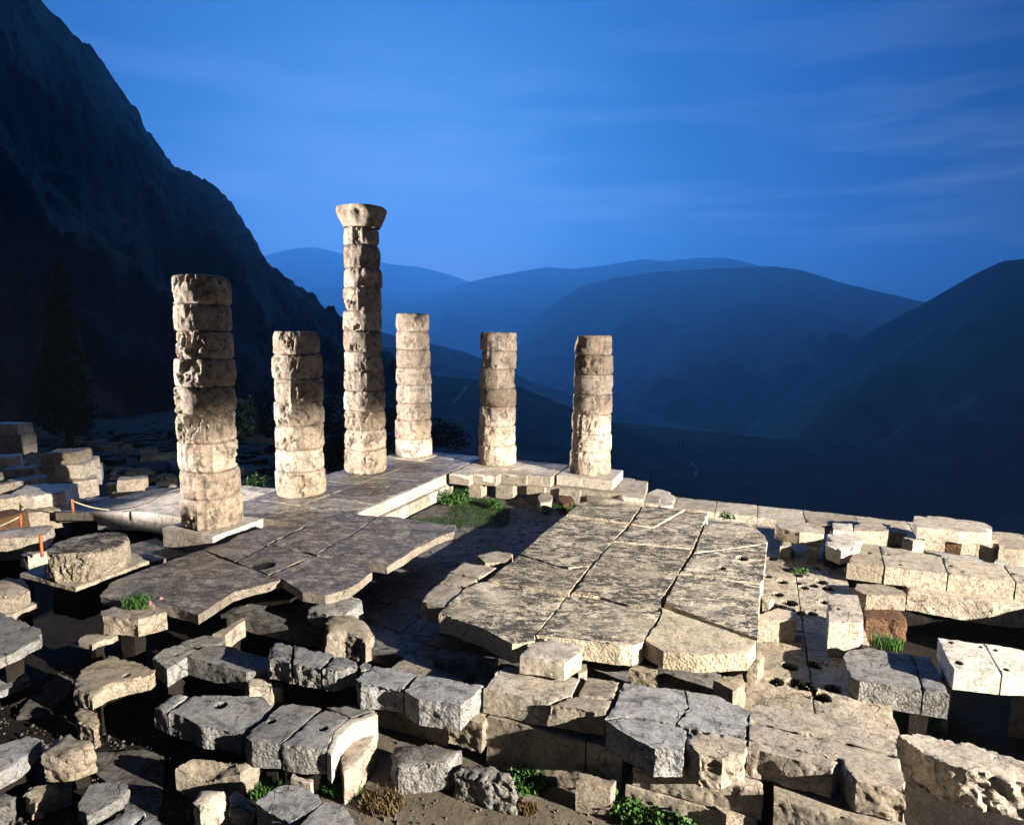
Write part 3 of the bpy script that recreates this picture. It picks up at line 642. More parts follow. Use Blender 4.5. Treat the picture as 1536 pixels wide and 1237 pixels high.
S('stone_block', 'dull grey block between the small upright block and the big raised slab', [(1281, 787), (1300, 781), (1336, 787), (1332, 797), (1281, 796)], -.35, .5, M_tan, chip=.04)
S('stone_slab', 'big rounded slab raised on three stones at the dark edge', [(1371, 782), (1371, 774), (1400, 773), (1478, 783), (1489, 790), (1488, 799), (1440, 797), (1376, 790)], -.05, .40, M_white, chip=.10, rough=.03, cat='stone slab')
S('stone_block', 'small stone under the left end of the big raised slab', [(1354, 806), (1364, 797), (1387, 800), (1387, 809), (1370, 811)], -.48, .45, M_pale, chip=.1, rough=.05)
S('stone_block', 'reddish middle stone under the big raised slab', [(1418, 811), (1420, 805), (1444, 808), (1442, 815)], -.47, .4, M_brown, chip=.06)
S('stone_block', 'rounded stone under the right end of the big raised slab', [(1470, 817), (1474, 806), (1496, 808), (1500, 818), (1490, 823)], -.46, .5, M_pale, chip=.14, rough=.05)
S('stone_block', 'squared block cut by the right border just below the big raised slab', [(1506, 822), (1508, 813), (1560, 817), (1560, 828)], -.35, .5, M_pale, chip=.06)
te = empty('stone_terrace', P(1400, 850, -1.6)); tag(te, 'low terrace of four dressed blocks running out at the right border', 'terrace wall', 'paved platforms of the temple')
for pts in ([(1271, 843), (1292, 815), (1318, 817), (1326, 850)], [(1328, 850.5), (1320, 817), (1411, 834), (1421, 860)], [(1423, 860.5), (1413, 834), (1504, 846), (1523, 873)], [(1525, 873.5), (1506, 846), (1600, 860), (1620, 886)]):
    S('block', None, pts, -.45, .5, M_tan, parent=te, rough=.012, chip=.04, top=.012, pits=[(pts[1][0] + 30, pts[0][1] - 4, .06, .08), (pts[1][0] + 12, pts[1][1] + 14, .07, .08)])
S('course', None, [(1362, 884), (1355, 872), (1540, 898), (1560, 912), (1490, 905)], -.95, .6, M_tan, parent=te, rough=.05, chip=.06)
link('foundation', slab_mesh([box_poly(18.4, 25, 5.2, 6.6, -1.4)], .8, rough=.08, L=.25), M_soil_shade, te)  # set-back masonry, shade painted in by its near-black colour
S('rough_block', 'pockmarked tan block on the red brown stone under the terrace', [(1282, 884), (1284, 874), (1330, 876), (1358, 886), (1359, 893), (1300, 892)], -.8, .42, M_tan, chip=.09, rough=.07, freq=5)
S('rough_block', 'red brown crumbling stone below the pockmarked block', [(1294, 917), (1300, 908), (1345, 912), (1360, 922), (1358, 930), (1300, 928)], -1.2, .75, M_brown, chip=.09, rough=.08, freq=4)
S('stone_pillar', 'short upright pillar with bright top standing in the sunken pavement', [(1242, 892), (1245, 889), (1287, 892), (1296, 930), (1290, 934), (1244, 933)], -.25, .82, M_pale, chip=.06, rough=.025, pits=[(1257, 913, .05, .06)], cat='stone pillar')
S('stone_block', 'wedge shaped block with hammered front, half in shadow, beside the cube like corner block', [[(1265, 984), (1272, 977), (1303, 972), (1369, 982), (1384, 1034), (1290, 1021), (1272, 1012)], [(1370, 982), (1396, 986), (1425, 1041), (1386, 1034.5)]], -.65, .5, M_grey, sup=-2.05, chip=.07, rough=.035)
S('corner_block', 'tall dressed block at right border with a split top and dark recess below', [[(1407, 956), (1475, 965), (1502, 1011), (1432, 1003), (1425, 994)], [(1477, 965.5), (1560, 977), (1560, 1014), (1504, 1011)]], -.3, .42, M_white, chip=.03, rough=.012, pits=[(1425, 963, .06, .08), (1437, 993, .08, .08), (1470, 970, .05, .06), (1492, 975, .05, .06), (1508, 1003, .06, .07)])
S('stone_block', 'pocked wall block under the right half of the split topped block', [(1522, 1016), (1530, 985), (1600, 990), (1600, 1020)], -.73, 1.3, M_pale, chip=.05, rough=.05, freq=6)
S('stone_block', 'narrow block supporting the left side of the split topped block', [(1412, 1000), (1410, 975), (1428, 975), (1430, 1012)], -.73, 1.3, M_grey, chip=.05, rough=.03)
TB('stone_block', 'unseen block added beyond the right border to cast the terrace pit shadow', 25.0, 27.5, 6.2, 9.6, .05, 2.2, M_pale)  # unseen block added to throw its shadow over the terrace pit
TB('stone_block', 'unseen block added beyond the right border to darken the recess by the split topped block', 22.6, 25.2, 10.9, 13.6, -.25, 1.9, M_pale)  # another unseen block, added to keep lamp light out of the recess
# ------------------------------------------------------------------ foreground row of foundation blocks
G2_ = 'foundation blocks of the long row in the foreground'
ZR = -.55
S('stone_block', 'eroded left end block of the foreground row, cracked in three', [[(403, 989), (404, 972), (415, 964), (439, 967), (437, 997)], [(441, 967.5), (502, 983), (480, 1007), (439, 997)], [(504, 983.5), (536, 995), (538, 1002), (502, 1010), (483, 1007)]], ZR, .42, M_grey, sup=-2.05, ss=.75, group=G2_, rough=.10, chip=.10, jag=.03)
S('stone_block', 'tiny square stone wedged between first two blocks of the foreground row', [(539, 999), (546, 993), (557, 995), (554, 1003), (542, 1004)], ZR, .3, M_grey, group=G2_, chip=.05)
S('stone_block', 'second block of foreground row, dark topped with fluted broken front', [(534, 1018), (561, 996), (629, 1009), (605, 1034), (541, 1027)], ZR, .48, M_grey, group=G2_, rough=.09, chip=.08, jag=.02)
S('stone_block', 'third block of foreground row with bright smooth right end face', [(607, 1035), (632, 1011), (724, 1028), (691, 1058), (628, 1049)], ZR, .50, M_grey, group=G2_, rough=.05, chip=.07, jag=.02)
S('stone_block', 'fourth block of foreground row with smooth tan front, below the white loose block', [(725, 1032), (756, 1000), (771, 1000), (870, 1016), (857, 1042), (823, 1054)], ZR, .48, M_pale, group=G2_, rough=.02, chip=.06)
S('stone_block', 'fifth block of foreground row, split in two and overhanging deep shadow', [[(868, 1041), (881, 1016), (930, 1022), (920, 1046)], [(822, 1058), (862, 1045), (918, 1049), (907, 1071)]], ZR, .4, M_pale, group=G2_, rough=.05, chip=.06, jag=.02)
S('stone_block', 'widest cracked grey slab of the foreground row, right of the overhang', [[(908, 1077), (937, 1024), (1026, 1035), (1032, 1060), (1012, 1086), (945, 1073)], [(1029, 1036), (1076, 1043), (1126, 1066), (1119, 1106), (1034, 1092), (1015, 1085), (1034, 1061)], [(909, 1079), (944, 1075), (1012, 1088), (1031, 1093), (1025, 1123), (982, 1123), (941, 1102)]], ZR, .5, M_grey, group=G2_, rough=.06, chip=.06, jag=.02)
S('stone_block', 'broken block with gouged front jutting from under the widest cracked slab', [(1034, 1097), (1063, 1099), (1119, 1110), (1117, 1128), (1084, 1138), (1050, 1131), (1029, 1110)], ZR, .55, M_pale, group=G2_, rough=.12, chip=.12, jag=.02)
S('stone_block', 'long fissured slab of foreground row ending in a square notched corner', [[(1128, 1056), (1162, 1056), (1214, 1068), (1251, 1074), (1339, 1097), (1348, 1134), (1255, 1110), (1124, 1082)], [(1124, 1084), (1255, 1112), (1349, 1136), (1360, 1188), (1323, 1180), (1285, 1171), (1268, 1152), (1262, 1138), (1124, 1108)], [(1123, 1110), (1196, 1126), (1260, 1140), (1250, 1153), (1196, 1140), (1121, 1121)]], ZR, .5, M_pale, group=G2_, rough=.05, chip=.06, jag=.015)
S('stone_block', 'ragged slab at the lower right border behind the notched slab', [(1344, 1101), (1382, 1099), (1460, 1118), (1560, 1142), (1560, 1178), (1451, 1154), (1402, 1138), (1362, 1114)], ZR - .1, .62, M_pale, group=G2_, rough=.13, chip=.12, jag=.03)
# lower course
def TBW(label, u0, u1, v0, v1, z, th, mat=M_tan, **k): TB('wall_block', label, u0, u1, v0, v1, z, th, mat, 'wall block', 'lower course blocks under the foreground row', **k)
TBW('pinkish lower block under the second block of the foreground row', 8.7, 10.3, 15.1, 16.25, -1.04, 1.0, M_pale, rough=.04)
TBW('rough end stone of lower wall below the bright smooth end face', 10.5, 11.2, 15.0, 16.62, -1.06, .62, M_pale, rough=.07, chip=.09)
TBW('hammered lower wall block below the smooth fronted fourth block', 11.22, 13.1, 15.1, 16.45, -1.06, 1.0, M_pale, rough=.025)
TBW('lower wall block with smooth margin under the split overhanging block', 13.12, 13.75, 15.1, 16.42, -1.06, .9, M_pale, rough=.02)
TBW('lower wall block under the widest cracked slab', 13.95, 16.0, 15.1, 16.5, -1.08, .5, M_pale, rough=.03)
TBW('bottom wall block with a round hole under the widest cracked slab', 13.85, 15.6, 15.1, 16.55, -1.6, .6, M_pale, rough=.03)
TBW('lower wall block under the notched slab at the bottom border', 16.15, 17.95, 15.1, 16.6, -1.08, .75, M_pale, rough=.03)
TBW('lowest wall block at the bottom border below the notched slab', 16.1, 17.8, 15.1, 16.7, -1.85, .5, M_pale, rough=.03)
S('stone_block', 'cube like block standing on the path against the lower wall', [(864, 1172), (869, 1158), (924, 1170), (916, 1181)], -1.50, .56, M_pale, chip=.05, rough=.025)
S('stone_block', 'brown topped block at bottom border right of the grass strip', [(1074, 1211), (1080, 1203), (1139, 1213), (1137, 1226), (1090, 1222)], -1.55, .5, M_tan, chip=.05, rough=.03)
S('boulder', 'dark topped boulder with pecked front and pale right end on the path', [(584, 1125), (592, 1110), (640, 1110), (695, 1132), (672, 1148), (596, 1148)], -1.5, .55, M_grey, chip=.10, rough=.07, cat='boulder')
S('boulder', 'jagged boulder with bright right edge beside the path', [(680, 1152), (690, 1137), (738, 1146), (771, 1163), (772, 1176), (730, 1168)], -1.5, .58, M_grey, chip=.22, rough=.12, cat='boulder')
S('stone_block', 'white loose block sitting on the far edge of the foreground row', [(780, 983), (794, 961), (825, 957), (865, 965), (873, 977), (847, 994), (786, 984)], -.12, .36, M_white, chip=.07, rough=.025)
S('stone_block', 'small stone behind right corner of the white loose block', [(858, 1003), (866, 995), (880, 996), (881, 1006), (868, 1010)], -.5, .35, M_pale, chip=.06)
S('rough_block', 'half buried pitted block in shade left of the white loose block', [(651, 984), (660, 973), (700, 976), (748, 988), (742, 996), (690, 988)], -.78, .4, M_grey, chip=.12, rough=.06)
S('boulder', 'upper of two round boulders in the dark gap between platforms', [(462, 909), (474, 897), (505, 891), (540, 897), (544, 908), (520, 917), (490, 916)], -.55, .5, M_grey, sup=-2.05, chip=.22, rough=.09, cat='boulder')
S('boulder', 'lower broken boulder with hollow front in the dark gap between platforms', [(486, 936), (497, 926), (525, 921), (549, 930), (561, 946), (548, 956), (520, 946), (490, 950)], -.7, .6, M_pale, sup=-2.05, chip=.1, rough=.09, cat='boulder')
# ------------------------------------------------------------------ left foreground
S('stone_slab', 'broad slab with a round hole left of the diagonal white wall', [[(230, 1061), (265, 1038), (284, 1041), (250, 1068)], [(252, 1069), (287, 1041.5), (391, 1040), (410, 1053), (391, 1074), (361, 1096), (331, 1090), (301, 1088), (282, 1077)]], -1.05, .42, M_grey, sup=-2.05, ss=.78, chip=.08, rough=.05, jag=.02, pits=[(331, 1055, .11, .12)], cat='stone slab')
S('stone_slab', 'split slab with hammered front meeting the diagonal white wall', [[(366, 1104), (423, 1055), (440, 1053), (484, 1061), (420, 1117), (377, 1113)], [(487, 1062), (521, 1072), (524, 1077), (502, 1096), (489, 1126), (462, 1126), (423, 1118)]], -1.05, .48, M_grey, sup=-2.05, ss=.85, chip=.06, rough=.04, jag=.01, pits=[(485, 1094, .08, .08), (407, 1081, .08, .06)], cat='stone slab')
S('stone_block', 'dark topped block behind the bright diagonal wall face', [(490, 1060), (545, 1056), (563, 1065), (526, 1075)], -1.06, .5, M_grey, chip=.05, rough=.03, sup=-2.05)
S('diagonal_wall', 'bright smooth diagonal wall face at the end of the split slab', [(490, 1127), (502, 1097), (524, 1077.5), (565, 1066.5), (567, 1071), (531, 1084), (510, 1103), (497, 1134)], -1.05, .5, M_white, chip=.025, rough=.012, cat='wall face')
S('stone_block', 'rough broken lower block under the bright diagonal wall face', [(508, 1118), (530, 1099), (567, 1093), (558, 1112), (542, 1138), (516, 1156)], -1.40, .64, M_pale, chip=.12, rough=.09)
S('stone_block', 'short supporting stone under the split slab front edge', [(436, 1166), (440, 1158), (470, 1168), (466, 1176)], -1.55, .5, M_white, chip=.05)
S('stone_block', 'squared block with smooth right face at left end of cross wall', [(229, 985), (248, 972), (272, 966), (298, 973), (279, 986), (250, 1002)], -.95, .42, M_grey, sup=-2.05, ss=.8, chip=.07, rough=.04, pits=[(264, 982, .05, .06)])
S('stone_slab', 'long tapering slab of cross wall with hammered triangular front', [(281, 985), (298, 975), (311, 967), (340, 966), (404, 987), (402, 1003), (369, 1009), (350, 1004)], -.95, .42, M_grey, sup=-2.05, ss=.8, chip=.05, rough=.03, cat='stone slab')
S('stone_block', 'cross wall block behind the squared block below the dark platform', [(272, 962), (305, 952), (337, 956), (335, 965), (309, 968)], -.93, .4, M_grey, sup=-2.05, chip=.05, rough=.03)
S('stone_block', 'low narrow kerb block in shade under dark platform corner', [(318, 949), (366, 926), (368, 931), (357, 937), (338, 952)], -.95, .4, M_pale, sup=-2.05, chip=.04)
S('rubble_stone', 'crumbled stone at the foot of the eroded left end block', [(364, 1017), (385, 1006), (409, 1018), (408, 1026), (372, 1030)], -1.1, .5, M_pale, chip=.12, rough=.08, cat='rubble stone')
gb = S('stone_block', 'chunky block with a green weed tuft on it below platform corner', [(150, 917), (180, 904), (246, 911), (250, 917), (206, 930), (154, 925)], -.12, .40, M_pale, sup=-2.05, ss=.42, chip=.09, rough=.07)
S('stone_slab', 'thin slab on a single stub below the weed topped block', [(117, 962), (124, 952), (160, 948), (177, 951), (168, 957), (148, 962), (138, 968)], -.55, .12, M_tan, sup=-2.05, ss=.35, chip=.05, rough=.03, cat='stone slab')
S('stone_block', 'big dished block on short props left of the cross wall', [(108, 1034), (113, 1020), (120, 1004), (145, 990), (164, 980), (207, 991), (235, 1006), (227, 1014), (161, 1029), (138, 1044)], -.9, .32, M_tan, sup=-2.05, ss=.5, chip=.10, rough=.06, jag=.02, pits=[(190, 1014, .07, .06)])
S('rubble_stone', 'pale rubble lump at the foot of the big dished block', [(113, 1068), (120, 1061), (146, 1068), (152, 1084), (140, 1092), (118, 1086)], -1.6, .45, M_tan, chip=.14, rough=.08, cat='rubble stone')
S('stone_slab', 'flat bluish slab at left border with broken right edge', [(-30, 905), (0, 917), (33, 929), (61, 943), (63, 957), (28, 975), (-30, 1000)], -.45, .22, M_grey, sup=-2.05, ss=.3, chip=.08, rough=.06, jag=.03, cat='stone slab')
S('stone_slab', 'thin low slab on the ground at left border under the bluish slab', [(-20, 1022), (10, 1012), (40, 1010), (46, 1017), (5, 1034), (-20, 1040)], -1.5, .15, M_grey, sup=-2.05, chip=.05, cat='stone slab')
S('boulder', 'angular boulder with bright cut right face near left border', [(79, 1110), (104, 1096), (114, 1107), (136, 1110), (141, 1117), (100, 1128), (62, 1126)], -1.15, .55, M_pale, sup=-2.05, ss=.8, chip=.14, rough=.09, cat='boulder')
S('stone_slab', 'tilted grey slab at left border beside the angular boulder', [(-20, 1125), (45, 1104), (62, 1110), (30, 1140), (-20, 1170)], -1.3, .3, M_grey, sup=-2.05, chip=.08, rough=.05, cat='stone slab')
S('rubble_stone', 'jagged low rock in front of the angular boulder', [(35, 1195), (45, 1180), (80, 1172), (112, 1164), (108, 1178), (70, 1196), (52, 1212)], -1.75, .3, M_tan, chip=.16, rough=.10, cat='rubble stone')
S('rubble_stone', 'dark rock in the lower left corner', [(-20, 1195), (10, 1185), (26, 1192), (20, 1205), (-20, 1215)], -1.6, .45, M_grey, chip=.12, rough=.08, cat='rubble stone')
S('stone_slab', 'tilted slab with knobbed top at the bottom border left', [(115, 1208), (135, 1176), (184, 1169), (197, 1179), (181, 1196), (128, 1226)], -1.45, .25, M_grey, sup=-2.05, chip=.10, rough=.06, cat='stone slab')
S('stone_slab', 'low stepped slab at bottom border right of the tilted knobbed slab', [[(150, 1236), (200, 1208), (220, 1219), (205, 1232), (185, 1250), (150, 1250)], [(207, 1233), (222, 1221), (240, 1238), (246, 1250), (190, 1250)]], -1.6, .25, M_grey, sup=-2.05, chip=.08, rough=.05, cat='stone slab')
S('wedge_stone', 'leaning wedge stone with broad pink lit face below hammered slabs', [(305, 1172, -1.75), (262, 1150, -1.5), (290, 1138, -1.45), (352, 1143, -1.45), (389, 1140, -1.5), (360, 1160, -1.5)], -1.5, .45, M_pale, chip=.08, rough=.04, cat='rubble stone')
S('boulder', 'upright white faced stone at the bottom border', [(290, 1200), (300, 1184), (338, 1180), (341, 1192), (328, 1203), (300, 1207)], -1.45, .6, M_white, chip=.12, rough=.06, cat='boulder')
S('boulder', 'dark boulder hidden right behind the upright white faced stone', [(342, 1196), (350, 1186), (372, 1192), (382, 1208), (365, 1216), (345, 1210)], -1.6, .45, M_grey, chip=.14, rough=.08, cat='boulder')
S('stone_slab', 'round edged grey slab at the bottom border', [(384, 1203), (396, 1192), (415, 1180), (432, 1176), (470, 1184), (485, 1200), (462, 1221), (432, 1232), (396, 1214)], -1.35, .4, M_grey, sup=-2.05, chip=.08, rough=.06, cat='stone slab')
S('stone_slab', 'smooth bluish slab at the bottom border right of the round edged slab', [(440, 1250), (464, 1223), (487, 1203), (510, 1205), (532, 1225), (538, 1250)], -1.35, .4, M_grey, sup=-2.05, chip=.06, rough=.04, cat='stone slab')
# lit flagstones on the low ground
for pts in ([(24, 1074), (50, 1042), (88, 1008), (110, 1018), (104, 1035), (82, 1058), (70, 1074)], [(133, 1150), (140, 1128), (175, 1128), (215, 1120), (247, 1132), (245, 1165), (243, 1200), (225, 1206), (236, 1230), (280, 1260), (180, 1260), (190, 1200), (150, 1165)],
            [(560, 930), (590, 905), (640, 895), (625, 930), (600, 950)]):
    zz_ = -2.03 if pts[0][0] < 400 else -1.03
    S('flagstone', {24: 'lit worn flagstone patch on low ground at left', 133: 'puddled flagstone patch on low ground at lower left', 560: 'grey flagstone lying in the gap between the two platforms'}[pts[0][0]], pts, zz_, .1, M_floor, chip=.04, top=.02, rough=.04, jag=.04, cat='flagstone', group='flagstones on the low ground')
# ------------------------------------------------------------------ fallen drum on its base plate at the left
cst = T(.35, 16.3); de_ = tag(link('column_drum', drum_mesh(.90, .88, .72, 311, -.5, None, .14, big=.9), M_drum), 'single fallen drum of a missing column on a square base plate', 'column drum'); de_.location = (cst[0], cst[1], 0.0)
S('base_plate', 'square stone plate carrying the single low drum', [(30, 862), (70, 846), (180, 818), (224, 838), (113, 881)], 0, .10, M_tan, sup=-1.2, ss=.55, chip=.05, rough=.03, cat='base plate', group=None)
S('stone_slab', 'flat paving slab in shade between low drum and nearest column', [(180, 818), (236, 805), (243, 812), (325, 826), (228, 842)], -.60, .3, M_dim, chip=.06, rough=.03, cat='stone slab', sup=-1.2)
# ------------------------------------------------------------------ block field at the far left
def R(label, zx, zy, w, h, zt=None, mat=M_pale, dist=None, ztop_ratio=.35, yaw=0., ch=.10, ro=.05, name='stone_block', gz=None):
    """a loose stone: zx, zy is the middle of its base in photo pixels, w and h its size in pixels, dist its distance"""
    a = PD(zx, zy, dist); s = dist / FPX * 1.08; W2, H2 = w * s / 2, h * s * .8; Dp = W2 * random.uniform(.7, 1.0)
    d = a[:2] / np.hypot(*a[:2]); n = np.array([d[1], -d[0]]); ca, sa = math.cos(yaw), math.sin(yaw)
    n, d = n * ca + d * sa, d * ca - n * sa
    c = a[:2] + d * Dp * .6; pts = []
    for sx, sy in ((-1, -1), (-.1, -1.08), (1, -.95), (1.03, .1), (.95, 1), (-.95, 1.02), (-1.03, .1)):
        q = c + n * sx * W2 * random.uniform(.9, 1.05) + d * sy * Dp * random.uniform(.88, 1.05); pts.append(np.array([q[0], q[1], a[2] + H2 + random.uniform(-.04, .04) * H2 * 2]))
    me = slab_mesh([pts], H2 + .05, rough=ro, chip=ch, L=.11, flare=.03)
    return tag(link(name, me, mat), label, 'stone block', 'blocks dumped at the far left beyond the ramp')
for a in (('white faced block in front of the ashlar wall corner', 13, 708, 24, 22, M_white, 33), ('lit stub right of the white faced block at far left', 32, 707, 16, 13, M_pale, 33.5),
          ('dark block under the white faced block at far left', 9, 726, 20, 18, M_grey, 32), ('grey block under the lit stub at far left', 33, 728, 30, 24, M_grey, 32),
          ('grey block left of the stacked pair at far left', 61, 726, 35, 25, M_grey, 32.5), ('upper block of the tall stacked pair at far left', 94, 701, 38, 22, M_tan, 32.5),
          ('lower block of the tall stacked pair at far left', 97, 722, 50, 26, M_pale, 32.3), ('dark rounded stone right of the tall stacked pair', 134, 724, 27, 24, M_grey, 33),
          ('cube with dark front and lit left edge at far left', 47, 744, 33, 24, M_grey, 30.5), ('slanted block cut by left border above the orange earth', 8, 747, 24, 20, M_pale, 30),
          ('light block with black shaded side in the left block field', 126, 743, 29, 24, M_pale, 31.5), ('big white boulder on top of another stone at far left', 64, 768, 52, 29, M_white, 28.5),
          ('pale stone supporting the big white boulder', 67, 788, 64, 24, M_pale, 27.8), ('small round stone behind the big white boulder', 91, 750, 18, 18, M_grey, 30),
          ('reddish block at left border above the orange block', 12, 771, 28, 24, M_tan, 28), ('orange brown block at left border behind the rope', 15, 797, 36, 24, M_brown, 27),
          ('flat dark slab lying right of the white boulder', 112, 762, 30, 10, M_grey, 30), ('second flat dark slab near the ramp end', 140, 760, 28, 10, M_grey, 30.5),
          ('upper small block of the pale stacked pair behind ramp', 200, 736, 32, 19, M_pale, 32), ('lower small block of the pale stacked pair behind ramp', 199, 754, 42, 18, M_pale, 31.9),
          ('little broken stone left of the pale stacked pair', 169, 738, 14, 13, M_pale, 33), ('small stone beside the low drum right side', 185, 826, 10, 12, M_pale, 18.5),
          ('low stone at left border beyond the low drum', 26, 820, 54, 17, M_pale, 20), ('second low stone between left border and low drum', 55, 846, 20, 16, M_pale, 17.5)):
    R(a[0], a[1], a[2], a[3], a[4], mat=a[5], dist=a[6], yaw=random.uniform(-.5, .5), ch=.16 if 'boulder' in a[0] or 'round' in a[0] else .08)
S('stone_block', 'slab cut by left border with lit top left of low drum', [(-25, 802), (0, 799), (36, 797), (58, 806), (56, 814), (34, 819), (-25, 823)], -.2, .4, M_pale, sup=-2.05, chip=.08, rough=.05)
S('boulder', 'smooth boulder at left border below the square base plate', [(-20, 878), (10, 866), (38, 866), (45, 878), (28, 890), (-20, 894)], -.35, .45, M_pale, sup=-2.05, chip=.16, rough=.06, cat='boulder')
S('stone_slab', 'low dusty slab under the smooth boulder at left border', [(-20, 915), (40, 900), (60, 903), (20, 920), (-20, 926)], -.8, .2, M_tan, sup=-2.05, chip=.08, cat='stone slab')
# ashlar wall corner at far left
aw = empty('ashlar_wall', PD(10, 690, 36)); tag(aw, 'pale ashlar wall corner cut by the left border', 'wall')
b0 = PD(34, 690, 36); zb = b0[2] - 1.0
for r_ in range(5):
    zt = zb + 1.0 + (r_ + 1) * .48 - 0.75
    o_ = (r_ % 2) * .5; x = b0[0] - (0 if r_ < 4 else .12)
    while x > b0[0] - 6:
        w_ = 1.1 if x < b0[0] - .1 else .7 + o_
        pts = [np.array([x - w_ + .012, b0[1], zt]), np.array([x, b0[1], zt]), np.array([x + .1, b0[1] + .8, zt]), np.array([x - w_ + .1, b0[1] + .8, zt])]
        link('block', slab_mesh([pts], .47, rough=.012, chip=.04, L=.16), M_white, aw); x -= w_
tag(link('column_fragment', drum_mesh(.27, .25, .6, 401, .9, None, .02, big=.3), M_pale), 'short fluted column fragment behind the ramp', 'column fragment').location = Vector(PD(263, 747, 30))
# ------------------------------------------------------------------ rope barrier
def tube(pts, r, n=8):
    V = []; F = []; pts = [Vector(p) for p in pts]
    for i, p in enumerate(pts):
        d = (pts[min(i + 1, len(pts) - 1)] - pts[max(i - 1, 0)]).normalized(); a = d.orthogonal().normalized(); b = d.cross(a)
        for k in range(n): V.append(p + (a * math.cos(2 * math.pi * k / n) + b * math.sin(2 * math.pi * k / n)) * r)
    for i in range(len(pts) - 1):
        for k in range(n): F.append((i * n + k, i * n + (k + 1) % n, (i + 1) * n + (k + 1) % n, (i + 1) * n + k))
    F.append(list(range(n))[::-1]); F.append([(len(pts) - 1) * n + k for k in range(n)])
    return [tuple(v) for v in V], F
def post(label, px, py, h, dist):
    b = PD(px, py, dist); hm = h * dist / FPX
    v, f = tube([(b[0], b[1], b[2] - .04), (b[0], b[1], b[2] + hm * .5), (b[0], b[1], b[2] + hm), (b[0], b[1], b[2] + hm + .02)], .032)
    tag(link('barrier_post', pydata('post', v, f), M_post), label, 'post', 'orange posts of the rope barrier'); return np.array([b[0], b[1], b[2] + hm * .92])
p1 = post('orange post beside the flat dark slab near ramp end', 110, 768, 16, 24.5); p2 = post('orange post left of the ramp end by the rope', 32, 792, 16, 22.5)
def rope(label, a, b, sag):
    pts = [a + (b - a) * t - np.array([0, 0, sag * 4 * t * (1 - t)]) for t in np.linspace(0, 1, 16)]
    v, f = tube(pts, .022, 6); tag(link('rope', pydata('rope', v, f), M_rope), label, 'rope', 'ropes of the barrier')
rope('slack rope running left from the orange post by the ramp end', p2, p2 + np.array([-4, -1.2, -.3]), .5)
rope('slack rope running right behind the ramp end', p1, p1 + np.array([2.2, 1.2, -.1]), .4)
post('rusty post just behind the low drum', 63, 832, 24, 17)
# ------------------------------------------------------------------ plants
def leaves(n, fn, size, seed):
    rg = np.random.RandomState(seed); V = []; F = []
    for i in range(n):
        c, nrm_ = fn(rg); a = rg.normal(size=3); a /= np.linalg.norm(a); b = np.cross(a, nrm_ + rg.normal(size=3) * .6); b /= max(np.linalg.norm(b), 1e-6)
        s = size * rg.uniform(.55, 1.3); k = len(V)
        V += [c - a * s, c + b * s * .45, c + a * s, c - b * s * .45]; F.append((k, k + 1, k + 2, k + 3))
    return pydata('leaves', V, F, False)
def cypress_mesh(h, r, n, size, seed):
    def fn(rg):
        t = rg.uniform(.02, 1) ** .9; a = rg.uniform(0, 2 * math.pi); prof = math.sin(min(1, (t * 1.02) ** .45) * math.pi) ** .55 if t < .12 else (1 - t) ** .75 * 1.08
        lump = 1 + .22 * vn(np.array([[math.cos(a) * 2 + seed, math.sin(a) * 2, t * 9]]))[0]
        rr = r * min(prof, 1) * lump * rg.uniform(.55, 1.0) ** .5
        return np.array([math.cos(a) * rr, math.sin(a) * rr, h * (.06 + .94 * t)]), np.array([math.cos(a), math.sin(a), .4])
    return leaves(n, fn, size, seed)
def trunk_mesh(h, r):
    v, f = tube([(0, 0, -.6), (0, 0, 0), (.05, .02, h * .3), (0, .03, h * .7), (0, 0, h)], r)
    v = np.array(v); z = v[:, 2]; s = 1.25 - .9 * np.clip(z / h, 0, 1); v[:, :2] *= s[:, None]; return pydata('trunk', v, f)
def cypress(label, loc, h, r, n, size, seed, group='cypress trees on the slopes'):
    e = empty('cypress_tree', loc); tag(e, label, 'cypress tree', group)
    for nm, me, mt in (('crown', cypress_mesh(h, r, n, size, seed), M_leaf), ('trunk', trunk_mesh(h * .8, max(.12, h * .018)), M_bark)):
        o = link(nm, me, mt, e); o.location = e.location
    return e
cypress('tall dark cypress with faintly lit edge under the cliff at left', PD(105, 668, 60), 14.2, 1.9, 9000, .26, 1)
for i, (px, py, hp) in enumerate(((976, 728, 26), (1018, 672, 11), (1024, 673, 12), (910, 655, 12), (820, 640, 11), (760, 615, 9), (1085, 722, 9))):
    q = land(px, py, bv5)
    if q is not None:
        dd = math.hypot(q[0], q[1]); h = hp * dd / FPX
        cypress(['lone black cypress right of the rightmost column on the slope', 'left one of two tiny cypresses on the far slope', 'right one of two tiny cypresses on the far slope', 'tiny cypress seen behind the rightmost column', 'tiny cypress between middle and rightmost column',
                 'tiny cypress left of the middle lone column', 'tiny low cypress far down the right slope'][i], q - np.array([0, 0, .5]), h, h * .13, 700, h * .035, 10 + i)
def bush(label, loc, rx, rz, n, size, seed, mat=M_bush, group='shrubs on the dark slope beyond the columns', cat='shrub', name='shrub'):
    def fn(rg):
        d = rg.normal(size=3); d /= np.linalg.norm(d); d[2] = abs(d[2]) * 1.0
        lump = .75 + .5 * vn(np.array([d * 2.2 + seed * 3.1]))[0]
        q = d * lump * rg.uniform(.3, 1) ** .4
        return np.array([q[0] * rx, q[1] * rx, q[2] * rz]), d
    o = link(name, leaves(n, fn, size, seed), mat); o.location = Vector(loc); tag(o, label, cat, group); return o
